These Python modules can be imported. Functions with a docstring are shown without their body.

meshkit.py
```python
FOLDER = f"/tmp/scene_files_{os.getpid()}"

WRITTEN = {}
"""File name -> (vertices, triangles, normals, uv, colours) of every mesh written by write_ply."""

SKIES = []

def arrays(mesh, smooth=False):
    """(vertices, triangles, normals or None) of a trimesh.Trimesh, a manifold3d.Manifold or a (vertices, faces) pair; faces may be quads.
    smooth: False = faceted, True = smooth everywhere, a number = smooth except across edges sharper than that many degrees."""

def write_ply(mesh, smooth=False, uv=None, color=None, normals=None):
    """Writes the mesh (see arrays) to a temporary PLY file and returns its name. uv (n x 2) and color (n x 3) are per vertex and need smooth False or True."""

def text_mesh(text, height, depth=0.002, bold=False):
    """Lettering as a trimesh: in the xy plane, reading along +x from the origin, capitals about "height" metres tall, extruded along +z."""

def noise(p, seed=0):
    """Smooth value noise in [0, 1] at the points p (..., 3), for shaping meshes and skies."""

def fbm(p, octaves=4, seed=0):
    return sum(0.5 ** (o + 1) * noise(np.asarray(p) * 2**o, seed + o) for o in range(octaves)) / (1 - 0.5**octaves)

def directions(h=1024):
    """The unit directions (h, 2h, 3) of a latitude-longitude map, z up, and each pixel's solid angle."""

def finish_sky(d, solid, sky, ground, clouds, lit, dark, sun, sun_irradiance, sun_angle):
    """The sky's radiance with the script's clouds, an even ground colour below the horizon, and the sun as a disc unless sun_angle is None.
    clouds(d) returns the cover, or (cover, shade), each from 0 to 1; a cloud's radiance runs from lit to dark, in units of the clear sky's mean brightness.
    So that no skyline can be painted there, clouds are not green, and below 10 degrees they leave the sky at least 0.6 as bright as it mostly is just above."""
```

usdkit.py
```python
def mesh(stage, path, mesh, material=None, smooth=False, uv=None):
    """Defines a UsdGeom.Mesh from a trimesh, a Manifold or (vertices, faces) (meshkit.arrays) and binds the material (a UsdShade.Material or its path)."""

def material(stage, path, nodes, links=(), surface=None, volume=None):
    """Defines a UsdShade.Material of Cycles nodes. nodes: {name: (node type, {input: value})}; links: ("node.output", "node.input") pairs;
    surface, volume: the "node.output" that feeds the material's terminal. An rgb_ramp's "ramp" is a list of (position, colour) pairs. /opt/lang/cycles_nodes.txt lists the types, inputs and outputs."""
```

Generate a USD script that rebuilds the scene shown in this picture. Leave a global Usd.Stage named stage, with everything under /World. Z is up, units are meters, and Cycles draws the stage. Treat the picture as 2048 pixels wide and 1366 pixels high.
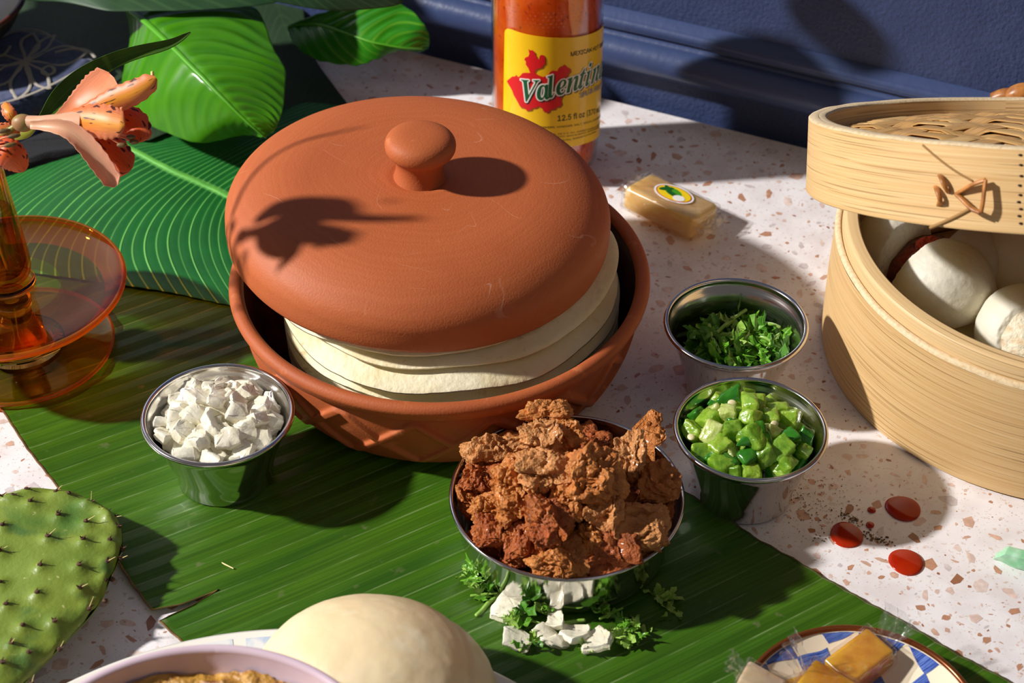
import math, numpy as np, trimesh, usdkit, meshkit
from pxr import Usd, UsdGeom, UsdLux, UsdShade, Gf, Sdf
from scipy.interpolate import CubicSpline, PchipInterpolator
from scipy.spatial import ConvexHull
from shapely.geometry import Polygon, Point, LineString
from shapely import affinity, union_all

stage = Usd.Stage.CreateInMemory()
UsdGeom.SetStageUpAxis(stage, 'Z'); UsdGeom.SetStageMetersPerUnit(stage, 1.0)
UsdGeom.Xform.Define(stage, '/World'); UsdGeom.Scope.Define(stage, '/World/Looks')

# ------------------------------------------------------------------ camera, light, exposure
FPX, PITCH, CAMH = 3731.0, math.radians(39.82), 0.6276
cp, sp = math.cos(PITCH), math.sin(PITCH)
cam = UsdGeom.Camera.Define(stage, '/World/camera')
cam.AddTransformOp().Set(Gf.Matrix4d(1, 0, 0, 0, 0, sp, cp, 0, 0, -cp, sp, 0, 0, 0, CAMH, 1))
cam.CreateHorizontalApertureAttr(36.0); cam.CreateVerticalApertureAttr(24.0)
cam.CreateFocalLengthAttr(36.0 * FPX / 2048)
cam.CreateFStopAttr(13.0); cam.CreateFocusDistanceAttr(0.895)
cam.CreateClippingRangeAttr((0.05, 100.0))
cam.CreateExposureAttr(0.0)
# the hard strobe to the left that throws every shadow to the right
key = UsdLux.SphereLight.Define(stage, '/World/key_lamp')
key.AddTranslateOp().Set(Gf.Vec3d(-2.8, 0.62, 2.0))
key.CreateRadiusAttr(0.078); key.CreateIntensityAttr(3350.0); key.CreateColorAttr(Gf.Vec3f(1.0, 0.965, 0.93))
# the dim room around the table
dome = UsdLux.DomeLight.Define(stage, '/World/room_light')
dome.CreateIntensityAttr(0.036); dome.CreateColorAttr(Gf.Vec3f(1.0, 0.90, 0.86))
# a large soft light out of view behind the camera, placed to lift shade
unseen_soft = UsdLux.RectLight.Define(stage, '/World/unseen_soft_light')
unseen_soft.AddTransformOp().Set(Gf.Matrix4d().SetLookAt(Gf.Vec3d(0.9, -0.6, 2.0), Gf.Vec3d(0, .75, 0), Gf.Vec3d(0, 0, 1)).GetInverse())
unseen_soft.CreateWidthAttr(0.9); unseen_soft.CreateHeightAttr(1.2); unseen_soft.CreateIntensityAttr(0.34); unseen_soft.CreateColorAttr(Gf.Vec3f(1.0, 0.93, 0.88))

EYE = np.array([0, 0, CAMH])
RCAM = np.array([[1, 0, 0], [0, -sp, -cp], [0, cp, -sp]])
def ray(px, py):
    return RCAM.T @ np.array([(px - 1024) / FPX, (py - 683) / FPX, 1.0])
def at(px, py, z=0.0):            # the point at height z seen at a pixel of the photograph
    d = ray(px, py); return EYE + d * (z - CAMH) / d[2]
def far(px, py, dist):            # the point seen at a pixel, dist metres along the view axis
    return EYE + ray(px, py) * dist
def pix(X):
    q = (np.asarray(X, float) - EYE) @ RCAM.T
    return np.stack([1024 + FPX * q[..., 0] / q[..., 2], 683 + FPX * q[..., 1] / q[..., 2]], -1)

# ------------------------------------------------------------------ things, parts
_used = {}
def numbered(parent, name):
    k = _used.get((parent, name), 0); _used[(parent, name)] = k + 1
    return f'{parent}/{name}' if k == 0 else f'{parent}/{name}_{k:03d}'
LOC = {}
def data(p, **kw):
    for k, v in kw.items():
        if v: p.SetCustomDataByKey({'cat': 'category'}.get(k, k), v)
def thing(name, label, cat, loc=(0, 0, 0), group=None, kind=None):
    path = numbered('/World', name); x = UsdGeom.Xform.Define(stage, path)
    x.AddTranslateOp().Set(Gf.Vec3d(*map(float, loc))); LOC[path] = np.array(loc, float)
    data(x.GetPrim(), label=label, cat=cat, group=group, kind=kind); return path
def split(m):
    if hasattr(m, 'vertices'): return np.asarray(m.vertices), np.asarray(m.faces), None
    return (m[0], m[1], m[2] if len(m) > 2 else None)
def part(parent, name, m, material, smooth=True, label=None, kind=None):
    path = numbered(parent, name); top = '/'.join(parent.split('/')[:3])
    v, f, uv = split(m); v = v - LOC[top]
    if uv is not None and smooth not in (True, False): smooth = True
    o = usdkit.mesh(stage, path, (v, f), material, smooth, uv=uv)
    data(o.GetPrim(), label=label, kind=kind); return path
def single(name, label, cat, m, material, smooth=True, loc=None, group=None, kind=None):
    path = numbered('/World', name); v, f, uv = split(m)
    if loc is None: loc = np.array([(v[:, 0].min() + v[:, 0].max()) / 2, (v[:, 1].min() + v[:, 1].max()) / 2, v[:, 2].min()])
    LOC[path] = np.array(loc, float)
    if uv is not None and smooth not in (True, False): smooth = True
    o = usdkit.mesh(stage, path, (v - LOC[path], f), material, smooth, uv=uv)
    UsdGeom.Xformable(o).AddTranslateOp().Set(Gf.Vec3d(*map(float, loc)))
    data(o.GetPrim(), label=label, cat=cat, group=group, kind=kind); return path

# ------------------------------------------------------------------ materials
def lin(r, g, b):
    f = lambda c: ((c / 255 + 0.055) / 1.055) ** 2.4 if c > 10 else c / 255 / 12.92
    return (f(r), f(g), f(b))
_mats = {}
def M(name, base, rough=0.5, mottle=None, bump=None, coord='object', stretch=(1, 1, 1), rot=(0, 0, 0), layers=(), **kw):
    """A principled material. mottle = (scale, colour 2, lo, hi[, detail]); more such tuples in layers; bump = (scale, height in metres[, detail])."""
    if name in _mats: return _mats[name]
    n = {'p': ('principled_bsdf', dict(base_color=base, roughness=rough, **kw))}; l = []
    if mottle or bump or layers:
        n['tc'] = ('texture_coordinate', {}); n['mp'] = ('mapping', dict(scale=stretch, rotation=rot)); l.append(('tc.' + coord, 'mp.vector'))
    prev = None
    for i, mo in enumerate(([mottle] if mottle else []) + list(layers)):
        n[f'n{i}'] = ('noise_texture', dict(scale=mo[0], detail=mo[4] if len(mo) > 4 else 4.0)); l.append(('mp.vector', f'n{i}.vector'))
        n[f'r{i}'] = ('map_range', dict(from_min=mo[2], from_max=mo[3], to_min=0.0, to_max=1.0, clamp=True)); l.append((f'n{i}.fac', f'r{i}.value'))
        n[f'm{i}'] = ('mix_color', dict(a=base, b=mo[1])); l.append((f'r{i}.result', f'm{i}.fac'))
        if prev: l.append((prev, f'm{i}.a'))
        prev = f'm{i}.result'
    if prev: l.append((prev, 'p.base_color'))
    if bump:
        n['bn'] = ('noise_texture', dict(scale=bump[0], detail=bump[2] if len(bump) > 2 else 3.0)); l.append(('mp.vector', 'bn.vector'))
        n['b'] = ('bump', dict(distance=bump[1], strength=1.0)); l += [('bn.fac', 'b.height'), ('b.normal', 'p.normal')]
    _mats[name] = usdkit.material(stage, '/World/Looks/' + name, n, l, surface='p.BSDF'); return _mats[name]
def pane(name, clear, edge, tint=(1, 1, 1), rough=0.02, ior=1.5, bump=None, gloss=1.0, haze=0.0, hazecol=(.9, .9, .9)):
    """Thin see-through glass or film: clear where seen straight on, edge colour where seen along the sheet, with stronger reflections along the sheet."""
    n = {'lw': ('layer_weight', dict(blend=0.35)), 'l5': ('layer_weight', dict(blend=0.5)), 'mc': ('mix_color', dict(a=clear, b=edge)), 't': ('transparent_bsdf', {}),
         'g': ('glossy_bsdf', dict(color=tint, roughness=rough)), 'pw': ('math', dict(math_type='power', value2=4.0)), 'fm': ('math', dict(math_type='multiply_add', value2=.62 * gloss, value3=.04 * gloss, use_clamp=True)), 'm': ('mix_closure', {})}
    l = [('lw.facing', 'mc.fac'), ('mc.result', 't.color'), ('l5.facing', 'pw.value1'), ('pw.value', 'fm.value1'), ('fm.value', 'm.fac'), ('t.BSDF', 'm.closure1'), ('g.BSDF', 'm.closure2')]
    if bump:
        n['tc'] = ('texture_coordinate', {}); n['bn'] = ('noise_texture', dict(scale=bump[0], detail=2.0)); n['b'] = ('bump', dict(distance=bump[1]))
        l += [('tc.object', 'bn.vector'), ('bn.fac', 'b.height'), ('b.normal', 'g.normal')]
    out = 'm.closure'
    if haze:
        n.update(hd=('diffuse_bsdf', dict(color=hazecol)), ht=('translucent_bsdf', dict(color=hazecol)), hm=('mix_closure', dict(fac=.5)), m2=('mix_closure', dict(fac=haze)))
        l += [('hd.BSDF', 'hm.closure1'), ('ht.BSDF', 'hm.closure2'), ('m.closure', 'm2.closure1'), ('hm.closure', 'm2.closure2')]; out = 'm2.closure'
    _mats[name] = usdkit.material(stage, '/World/Looks/' + name, n, l, surface=out); return _mats[name]

# ------------------------------------------------------------------ shapes
def rev(segs, n=160, c=(0, 0, 0), start=math.pi / 2, disp=None):
    """Surface of revolution about the vertical through c; segs: smooth profile runs of (radius, height). uv = arc length round, height."""
    V, F, U, o = [], [], [], 0
    if not isinstance(segs[0], list): segs = [segs]
    th = start + np.linspace(0, 2 * np.pi, n + 1)
    for s in segs:
        s = np.array(s, float); m = len(s); R = s[:, 0].max()
        r, z = np.repeat(s[:, :1], n + 1, 1), np.repeat(s[:, 1:], n + 1, 1)
        if disp is not None: r, z = disp(r, z, th[None, :])
        V.append(np.stack([r * np.cos(th), r * np.sin(th), z], -1).reshape(-1, 3))
        run = np.concatenate([[0], np.cumsum(np.linalg.norm(np.diff(s, axis=0), axis=1))])
        U.append(np.stack([np.repeat((th - start)[None] * R, m, 0), np.repeat(run[:, None], n + 1, 1)], -1).reshape(-1, 2))
        i, j = np.meshgrid(np.arange(m - 1), np.arange(n), indexing='ij'); a = o + i * (n + 1) + j
        F.append(np.stack([a, a + 1, a + n + 2, a + n + 1], -1).reshape(-1, 4)); o += m * (n + 1)
    F = np.vstack(F); return np.vstack(V) + np.array(c), np.vstack([F[:, [0, 1, 2]], F[:, [0, 2, 3]]]), np.vstack(U)
def arc(cx, cz, r, a0, a1, n=8):
    t = np.radians(np.linspace(a0, a1, n)); return [(cx + r * math.cos(a), cz + r * math.sin(a)) for a in t]
def place(m, R=None, t=(0, 0, 0)):
    v = m[0] @ np.asarray(R).T if R is not None else m[0]
    return (v + np.asarray(t), *m[1:])
def frame(n, up=(0, 1, 0)):       # rotation whose z axis is n
    n = np.asarray(n, float) / np.linalg.norm(n); a = np.cross(up, n); a /= np.linalg.norm(a)
    return np.stack([a, np.cross(n, a), n], 1)
def join(ms):
    V, F, U, o = [], [], [], 0
    for m in ms:
        v, f, u = split(m); V.append(v); F.append(np.asarray(f) + o); o += len(v); U.append(u)
    return (np.vstack(V), np.vstack(F), np.vstack(U)) if all(u is not None for u in U) else (np.vstack(V), np.vstack(F))
def quads(m, n, o=0):
    i, j = np.meshgrid(np.arange(m - 1), np.arange(n - 1), indexing='ij'); a = o + i * n + j
    q = np.stack([a, a + n, a + n + 1, a + 1], -1).reshape(-1, 4); return np.vstack([q[:, [0, 1, 2]], q[:, [0, 2, 3]]])
def gridn(G):
    n = np.cross(np.gradient(G, axis=0), np.gradient(G, axis=1)); return n / (np.linalg.norm(n, axis=-1, keepdims=True) + 1e-12)
def sheet(G, th, uv=None):
    """A grid of points (m, n, 3) as a sheet of thickness th, its top being the grid."""
    m, n = G.shape[:2]; N = gridn(G)
    if N[..., 2].mean() < 0: N = -N
    B = G - N * th; top = quads(m, n); flip = np.mean(np.cross(G[1:, :-1] - G[:-1, :-1], G[:-1, 1:] - G[:-1, :-1])[..., 2]) < 0
    idx = np.arange(m * n).reshape(m, n); edge = np.concatenate([idx[0], idx[1:, -1], idx[-1, -2::-1], idx[-2::-1, 0]])
    a, b = edge[:-1], edge[1:]; side = np.vstack([np.stack([a, b, b + m * n], 1), np.stack([a, b + m * n, a + m * n], 1)])
    f = np.vstack([top if not flip else top[:, ::-1], (top if flip else top[:, ::-1]) + m * n, side if not flip else side[:, ::-1]])
    v = np.vstack([G.reshape(-1, 3), B.reshape(-1, 3)])
    if uv is None: s, t = np.meshgrid(np.linspace(0, 1, m), np.linspace(0, 1, n), indexing='ij'); uv = np.stack([s, t], -1)
    return v, f, np.vstack([uv.reshape(-1, 2)] * 2)
def spline(pts, n, closed=False):
    pts = np.array(pts, float); t = np.concatenate([[0], np.cumsum(np.linalg.norm(np.diff(pts, axis=0), axis=1))]); t /= t[-1]
    return CubicSpline(t, pts, bc_type='natural')(np.linspace(0, 1, n))
def tube(pts, r, sides=10, n=None, flat=1.0, cap=True):
    p = spline(pts, n) if n else np.array(pts, float); m = len(p); r = np.interp(np.linspace(0, 1, m), np.linspace(0, 1, len(np.atleast_1d(r))), np.atleast_1d(r))
    if cap:
        t0, t1 = p[0] - p[1], p[-1] - p[-2]; t0 /= np.linalg.norm(t0); t1 /= np.linalg.norm(t1)
        p = np.vstack([[p[0] + t0 * r[0] * .35], p, [p[-1] + t1 * r[-1] * .35]]); r = np.concatenate([[r[0] * .02], r, [r[-1] * .02]]); m += 2
    t = np.gradient(p, axis=0); t /= np.linalg.norm(t, axis=1, keepdims=True)
    a = np.cross(t, [0, 0, 1.0] if abs(t[:, 2]).mean() < .8 else [1.0, 0, 0]); a /= np.linalg.norm(a, axis=1, keepdims=True); b = np.cross(t, a)
    ang = np.arange(sides) * 2 * np.pi / sides
    v = p[:, None] + r[:, None, None] * (np.cos(ang)[None, :, None] * a[:, None] + flat * np.sin(ang)[None, :, None] * b[:, None])
    i, j = np.meshgrid(np.arange(m - 1), np.arange(sides), indexing='ij')
    q = np.stack([i * sides + j, i * sides + (j + 1) % sides, (i + 1) * sides + (j + 1) % sides, (i + 1) * sides + j], -1).reshape(-1, 4)
    return v.reshape(-1, 3), np.vstack([q[:, [0, 1, 2]], q[:, [0, 2, 3]]])
def hull(p):
    m = trimesh.Trimesh(p, ConvexHull(p).simplices, process=True); trimesh.repair.fix_normals(m)
    return np.array(m.vertices), np.array(m.faces)
def ico(sub): m = trimesh.creation.icosphere(sub); return np.array(m.vertices), np.array(m.faces)
def loft(stations, ns, nt, z, bulge=0.0, lift=None):
    """A leaf: stations are (mid, left, right) pixels with heights z = (mid, left, right), splined along and bowed across. Returns points (ns, nt, 3), s, t."""
    P3 = np.array([[at(*st[k], zz[k]) for k in range(3)] for st, zz in zip(stations, z)])
    S = np.linspace(0, 1, len(P3)); s = np.linspace(0, 1, ns); t = np.linspace(-1, 1, nt)
    mid, lf, rt = (PchipInterpolator(S, P3[:, k])(s) for k in range(3))
    T, Sg = np.meshgrid(t, s); side = np.where(T[..., None] < 0, lf[:, None], rt[:, None]); a = np.abs(T)[..., None]
    G = mid[:, None] * (1 - a) + side * a; w = np.linalg.norm(side - mid[:, None], axis=-1)
    G[..., 2] += bulge * w * 4 * (a[..., 0] * (1 - a[..., 0]))
    return G, Sg, T
def euler(rng, tilt=np.pi):
    ax = rng.normal(size=3); ax /= np.linalg.norm(ax); return trimesh.transformations.rotation_matrix(rng.uniform(-tilt, tilt), ax)[:3, :3]
def rotz(a): c, s = math.cos(a), math.sin(a); return np.array([[c, -s, 0], [s, c, 0], [0, 0, 1]])
def rotx(a): c, s = math.cos(a), math.sin(a); return np.array([[1, 0, 0], [0, c, -s], [0, s, c]])
def roty(a): c, s = math.cos(a), math.sin(a); return np.array([[c, 0, s], [0, 1, 0], [-s, 0, c]])
def fine(v, f, edge):
    """Splits all triangles alike until no edge is longer than edge (no cracks)."""
    m = trimesh.Trimesh(v, f, process=True); m.merge_vertices(); v, f = np.array(m.vertices), np.array(m.faces)
    for _ in range(6):
        if np.linalg.norm(v[f] - v[f[:, [1, 2, 0]]], axis=2).max() <= edge: break
        v, f = trimesh.remesh.subdivide(v, f)
    return v, f
def extr(poly, h, z=0.0):
    ms = [trimesh.creation.extrude_polygon(g, h, engine='earcut') for g in getattr(poly, 'geoms', [poly]) if g.area > 0]
    m = trimesh.util.concatenate(ms); return np.array(m.vertices) + [0, 0, z], np.array(m.faces)
# ------------------------------------------------------------------ the setting: wall, moulding, table
EDGE = np.array([0.0563, 0.989, 0.0]); DW = np.array([0.9076, -0.4197, 0]); NW = np.array([-0.4197, -0.9076, 0])   # table edge, along the wall, out of the wall
GAP = 0.010
def wall_box(z0, z1, u0=-1.6, u1=1.4, back=0.03, front=0.0):
    o = EDGE - NW * GAP
    p = [o + DW * u - NW * b + np.array([0, 0, z]) for u in (u0, u1) for b in (-front, back) for z in (z0, z1)]
    return hull(np.array(p))
navy = M('navy_paint', lin(47, 60, 97), 0.5, mottle=(40, lin(54, 67, 104), .35, .7), bump=(420, 0.0007, 3), coord='object', specular_ior_level=0.4)
navy_gloss = M('navy_gloss_paint', lin(56, 70, 108), 0.36, bump=(160, 0.0003, 2))
w = single('wall_back', 'dark navy painted wall behind the table', None, wall_box(-0.75, 1.2), navy, smooth=False, kind='structure')
# moulding profile (distance out of the wall, height)
prof = [(0, .0195), (.004, .0195), (.0055, .0215), (.0055, .0225), (.0085, .0235)] + arc(.0065, .0345, .0105, -85, 85, 14) + [(.0068, .0462), (.0052, .0470), (.0052, .0488), (.0075, .0498), (.0078, .0515)] + arc(.0040, .0525, .0042, 0, 75, 6) + [(.003, .0585), (0, .0600)]
us = np.linspace(-1.6, 1.4, 240); rngw = np.random.default_rng(5)
Gm = np.array([[EDGE - NW * GAP + DW * u + NW * (a * (1 + .015 * math.sin(u * 57 + h * 300))) + np.array([0, 0, h + .0003 * math.sin(u * 23)]) for a, h in prof] for u in us])
m_, n_ = Gm.shape[:2]
single('trim_1', 'glossy navy rounded moulding running along the wall', None, (Gm.reshape(-1, 3), quads(m_, n_)), navy_gloss, smooth=40, kind='structure')

terr = M('terrazzo_ground', (.83, .80, .81), 0.33, mottle=(55, (.73, .68, .685), .42, .68), layers=[(420, (.66, .55, .50), .62, .72, 2), (900, (.50, .36, .28), .70, .76, 1)], specular_ior_level=0.45)
table = thing('table', 'pale terrazzo table top that everything stands on, its far edge against the navy wall', 'table', (0, 0.75, -0.022))
tp = [EDGE + DW * -1.3, EDGE + DW * 1.1, EDGE + DW * 1.1 + NW * 1.05, EDGE + DW * -1.3 + NW * 1.05]
Vt = np.array([p + [0, 0, z] for p in tp for z in (-.022, 0)])
part(table, 'terrazzo_slab', hull(Vt), terr, smooth=False)
chipcols = [lin(176, 130, 104), lin(194, 158, 140), lin(206, 182, 172), lin(196, 186, 186), lin(146, 98, 72), lin(212, 194, 186)]
chipmats = [M(f'stone_chip_tone_{"abcdef"[i]}', c, 0.32, mottle=(300, tuple(min(1, x * 1.35) for x in c), .4, .75)) for i, c in enumerate(chipcols)]
rng = np.random.default_rng(11)
def chip(x, y, r, z):
    k = rng.integers(5, 9); a = np.linspace(0, 2 * np.pi, k, endpoint=False) + rng.uniform(-.42, .42, k); rr = r * rng.uniform(.68, 1.12, k)
    e = rng.uniform(.35, .95); q = rng.uniform(0, np.pi); p = np.stack([rr * np.cos(a), rr * np.sin(a) * e], 1)
    c, s = math.cos(q), math.sin(q); p = p @ np.array([[c, -s], [s, c]]) + [x, y]
    try: h = ConvexHull(p).vertices
    except Exception: h = np.arange(k)
    p = p[h]; v = np.vstack([np.c_[p, np.full(len(p), z)], [[p[:, 0].mean(), p[:, 1].mean(), z + 2e-6]]]); n = len(p)
    return v, np.array([[i, (i + 1) % n, n] for i in range(n)])
big, small = [], [[] for _ in chipmats]
placed = []
def chips(num, r0, r1, sink):
    k = 0
    while k < num:
        x, y = rng.uniform(-.36, .36), rng.uniform(.46, 1.16)
        if (np.array([x, y, 0]) - EDGE) @ NW < .003: continue
        r = r0 + (r1 - r0) * rng.uniform() ** 1.7
        if r > .0012 and any((x - a) ** 2 + (y - b) ** 2 < (r + c) ** 2 for a, b, c in placed[-4000:]): k += .02; continue
        if r > .0012: placed.append((x, y, r))
        sink(chip(x, y, r, .00003 + 4e-5 * rng.uniform()), r); k += 1
for px, py, r, tone in [(1912, 1160, .0046, 4), (1995, 1140, .003, 0), (300, 1248, .0050, 4), (262, 1278, .0036, 0), (1820, 1135, .003, 1), (1700, 1135, .0026, 0), (1840, 1215, .0025, 0), (1772, 1275, .0022, 4), (2030, 1222, .004, 0), (1975, 1280, .0025, 0), (1780, 1255, .0028, 0), (1755, 1010, .0034, 0), (1310, 835, .0035, 4), (1255, 800, .004, 2)]:
    p = at(px, py); placed.append((p[0], p[1], r)); big.append((chip(p[0], p[1], r, .00006), r, tone))
TW = [.13, .25, .28, .14, .05, .15]
chips(3600, .0013, .0054, lambda c, r: big.append((c, r, rng.choice(6, p=TW))))
vis = sorted(big, key=lambda b: -b[1] / np.linalg.norm(b[0][0][0] - EYE))
for c, r, tone in vis[:200]: part(table, 'stone_chip', c, chipmats[tone], smooth=False)
for c, r, tone in vis[200:]: small[tone].append(c)
chips(6500, .0003, .0015, lambda c, r: small[rng.choice(6, p=[.22, .26, .20, .12, .10, .10])].append(c))
for s, mt in zip(small, chipmats): part(table, 'small_stone_chips', join(s), mt, smooth=False, kind='stuff')
# ------------------------------------------------------------------ leaves
def leafmat(name, base, vein, nv, skew, width, rough=.38, wob=.02, trans=None, fine=None, mott=None, bumpd=0.0, spec=.5):
    """Leaf: pale side veins drawn along curves of the sheet's own coordinates (uv = along, across from the rib)."""
    n = {'tc': ('texture_coordinate', {}), 'sx': ('separate_xyz', {}), 'nz': ('noise_texture', dict(scale=7.0, detail=2.0)),
         'ab': ('math', dict(math_type='absolute')), 'pw': ('math', dict(math_type='power', value2=1.5)), 'sk': ('math', dict(math_type='multiply', value2=skew)), 'df': ('math', dict(math_type='subtract')),
         'nw': ('math', dict(math_type='multiply_add', value2=wob)), 'mu': ('math', dict(math_type='multiply', value2=nv)), 'fr': ('math', dict(math_type='fraction')),
         'c': ('math', dict(math_type='subtract', value2=.5)), 'ca': ('math', dict(math_type='absolute')), 'mr': ('map_range', dict(from_min=width, from_max=width * .35, to_min=0.0, to_max=1.0, clamp=True)),
         'rib': ('map_range', dict(from_min=.035, from_max=.012, to_min=0.0, to_max=1.0, clamp=True)), 'mx': ('math', dict(math_type='maximum')),
         'n2': ('noise_texture', dict(scale=60.0, detail=3.0)), 'r2': ('map_range', dict(from_min=.35, from_max=.7, to_min=0.0, to_max=1.0, clamp=True)), 'm0': ('mix_color', dict(a=base, b=mott or tuple(x * .8 for x in base))),
         'm1': ('mix_color', dict(b=vein)), 'p': ('principled_bsdf', dict(roughness=rough, specular_ior_level=spec)),
         'idx': ('math', dict(math_type='floor')), 'wn': ('white_noise_texture', dict(dimensions='1D')), 'wr': ('map_range', dict(from_min=0, from_max=1, to_min=.25, to_max=1.0)), 'vf': ('math', dict(math_type='multiply'))}
    l = [('tc.UV', 'sx.vector'), ('tc.object', 'nz.vector'), ('sx.y', 'ab.value1'), ('ab.value', 'pw.value1'), ('pw.value', 'sk.value1'), ('sx.x', 'df.value1'), ('sk.value', 'df.value2'),
         ('nz.fac', 'nw.value1'), ('df.value', 'nw.value3'), ('nw.value', 'mu.value1'), ('mu.value', 'fr.value1'), ('fr.value', 'c.value1'), ('c.value', 'ca.value1'), ('ca.value', 'mr.value'), ('mu.value', 'idx.value1'), ('idx.value', 'wn.w'), ('wn.value', 'wr.value'),
         ('mr.result', 'vf.value1'), ('wr.result', 'vf.value2'), ('ab.value', 'rib.value'), ('vf.value', 'mx.value1'), ('rib.result', 'mx.value2'), ('tc.object', 'n2.vector'), ('n2.fac', 'r2.value'), ('r2.result', 'm0.fac'), ('m0.result', 'm1.a'), ('mx.value', 'm1.fac'), ('m1.result', 'p.base_color')]
    out = 'p.BSDF'
    if bumpd:
        n['bm'] = ('bump', dict(distance=bumpd)); l += [('mx.value', 'bm.height'), ('bm.normal', 'p.normal')]
    if trans:
        n['tl'] = ('translucent_bsdf', dict(color=trans)); n['mc'] = ('mix_closure', dict(fac=.3)); l += [('p.BSDF', 'mc.closure1'), ('tl.BSDF', 'mc.closure2')]; out = 'mc.closure'
    return usdkit.material(stage, '/World/Looks/' + name, n, l, surface=out)

# the cut banana leaf that lies on the table: ribs run along its own x
RA = math.radians(31); ux, uy = np.array([math.cos(RA), math.sin(RA)]), np.array([-math.sin(RA), math.cos(RA)])
def A2(px, py): p = at(px, py, .001)[:2]; return (p @ ux, p @ uy)
left_edge = [A2(*p) for p in [(-260, 560), (-120, 690), (4, 821), (54, 899), (116, 978), (180, 1052), (236, 1127), (265, 1173), (305, 1226), (373, 1211), (440, 1183), (385, 1217), (319, 1247), (365, 1289), (470, 1400), (640, 1560), (760, 1700)]]
right_edge = [A2(*p) for p in [(420, 300), (700, 520), (1250, 915), (1385, 998), (1450, 1037), (1505, 1078), (1596, 1127), (1639, 1154), (1739, 1212), (1791, 1239), (1907, 1309), (2016, 1366), (2300, 1540)]]
pa = Polygon(left_edge + right_edge[::-1]).buffer(0)
if pa.geom_type != 'Polygon': pa = max(pa.geoms, key=lambda g: g.area)
y0, y1 = pa.bounds[1] + .001, pa.bounds[3] - .001
x0, x1 = pa.bounds[0] - .01, pa.bounds[2] + .01
ts = np.arange(y0, y1, .00055); NX = 70
rows = []
for t in ts:
    g = pa.intersection(LineString([(x0, t), (x1, t)])); b = g.bounds
    rows.append((b[0], b[2]))
rows = np.array(rows); rngl = np.random.default_rng(2)
S = np.linspace(0, 1, NX); X = rows[:, :1] + (rows[:, 1:] - rows[:, :1]) * S[None]
Y = np.repeat(ts[:, None], NX, 1)
Yw = Y + .0025 * (meshkit.noise(np.stack([X * 9, Y * 3, X * 0], -1)) - .5)
per = .0112; ph = np.mod(Yw / per + .35 * np.floor(Yw / per) * 0, 1.0)
zig = np.where(ph < .5, ph * 2, 2 - ph * 2)
Z = .0011 + .00085 * zig + .0012 * meshkit.fbm(np.stack([X * 14, Y * 14, X * 0 + 3], -1), 3)
edge = np.minimum(S, 1 - S)[None] * (rows[:, 1:] - rows[:, :1]); Z += .0006 * np.exp(-edge / .004)
GA = np.stack([X * ux[0] + Y * uy[0], X * ux[1] + Y * uy[1], Z], -1)
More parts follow.
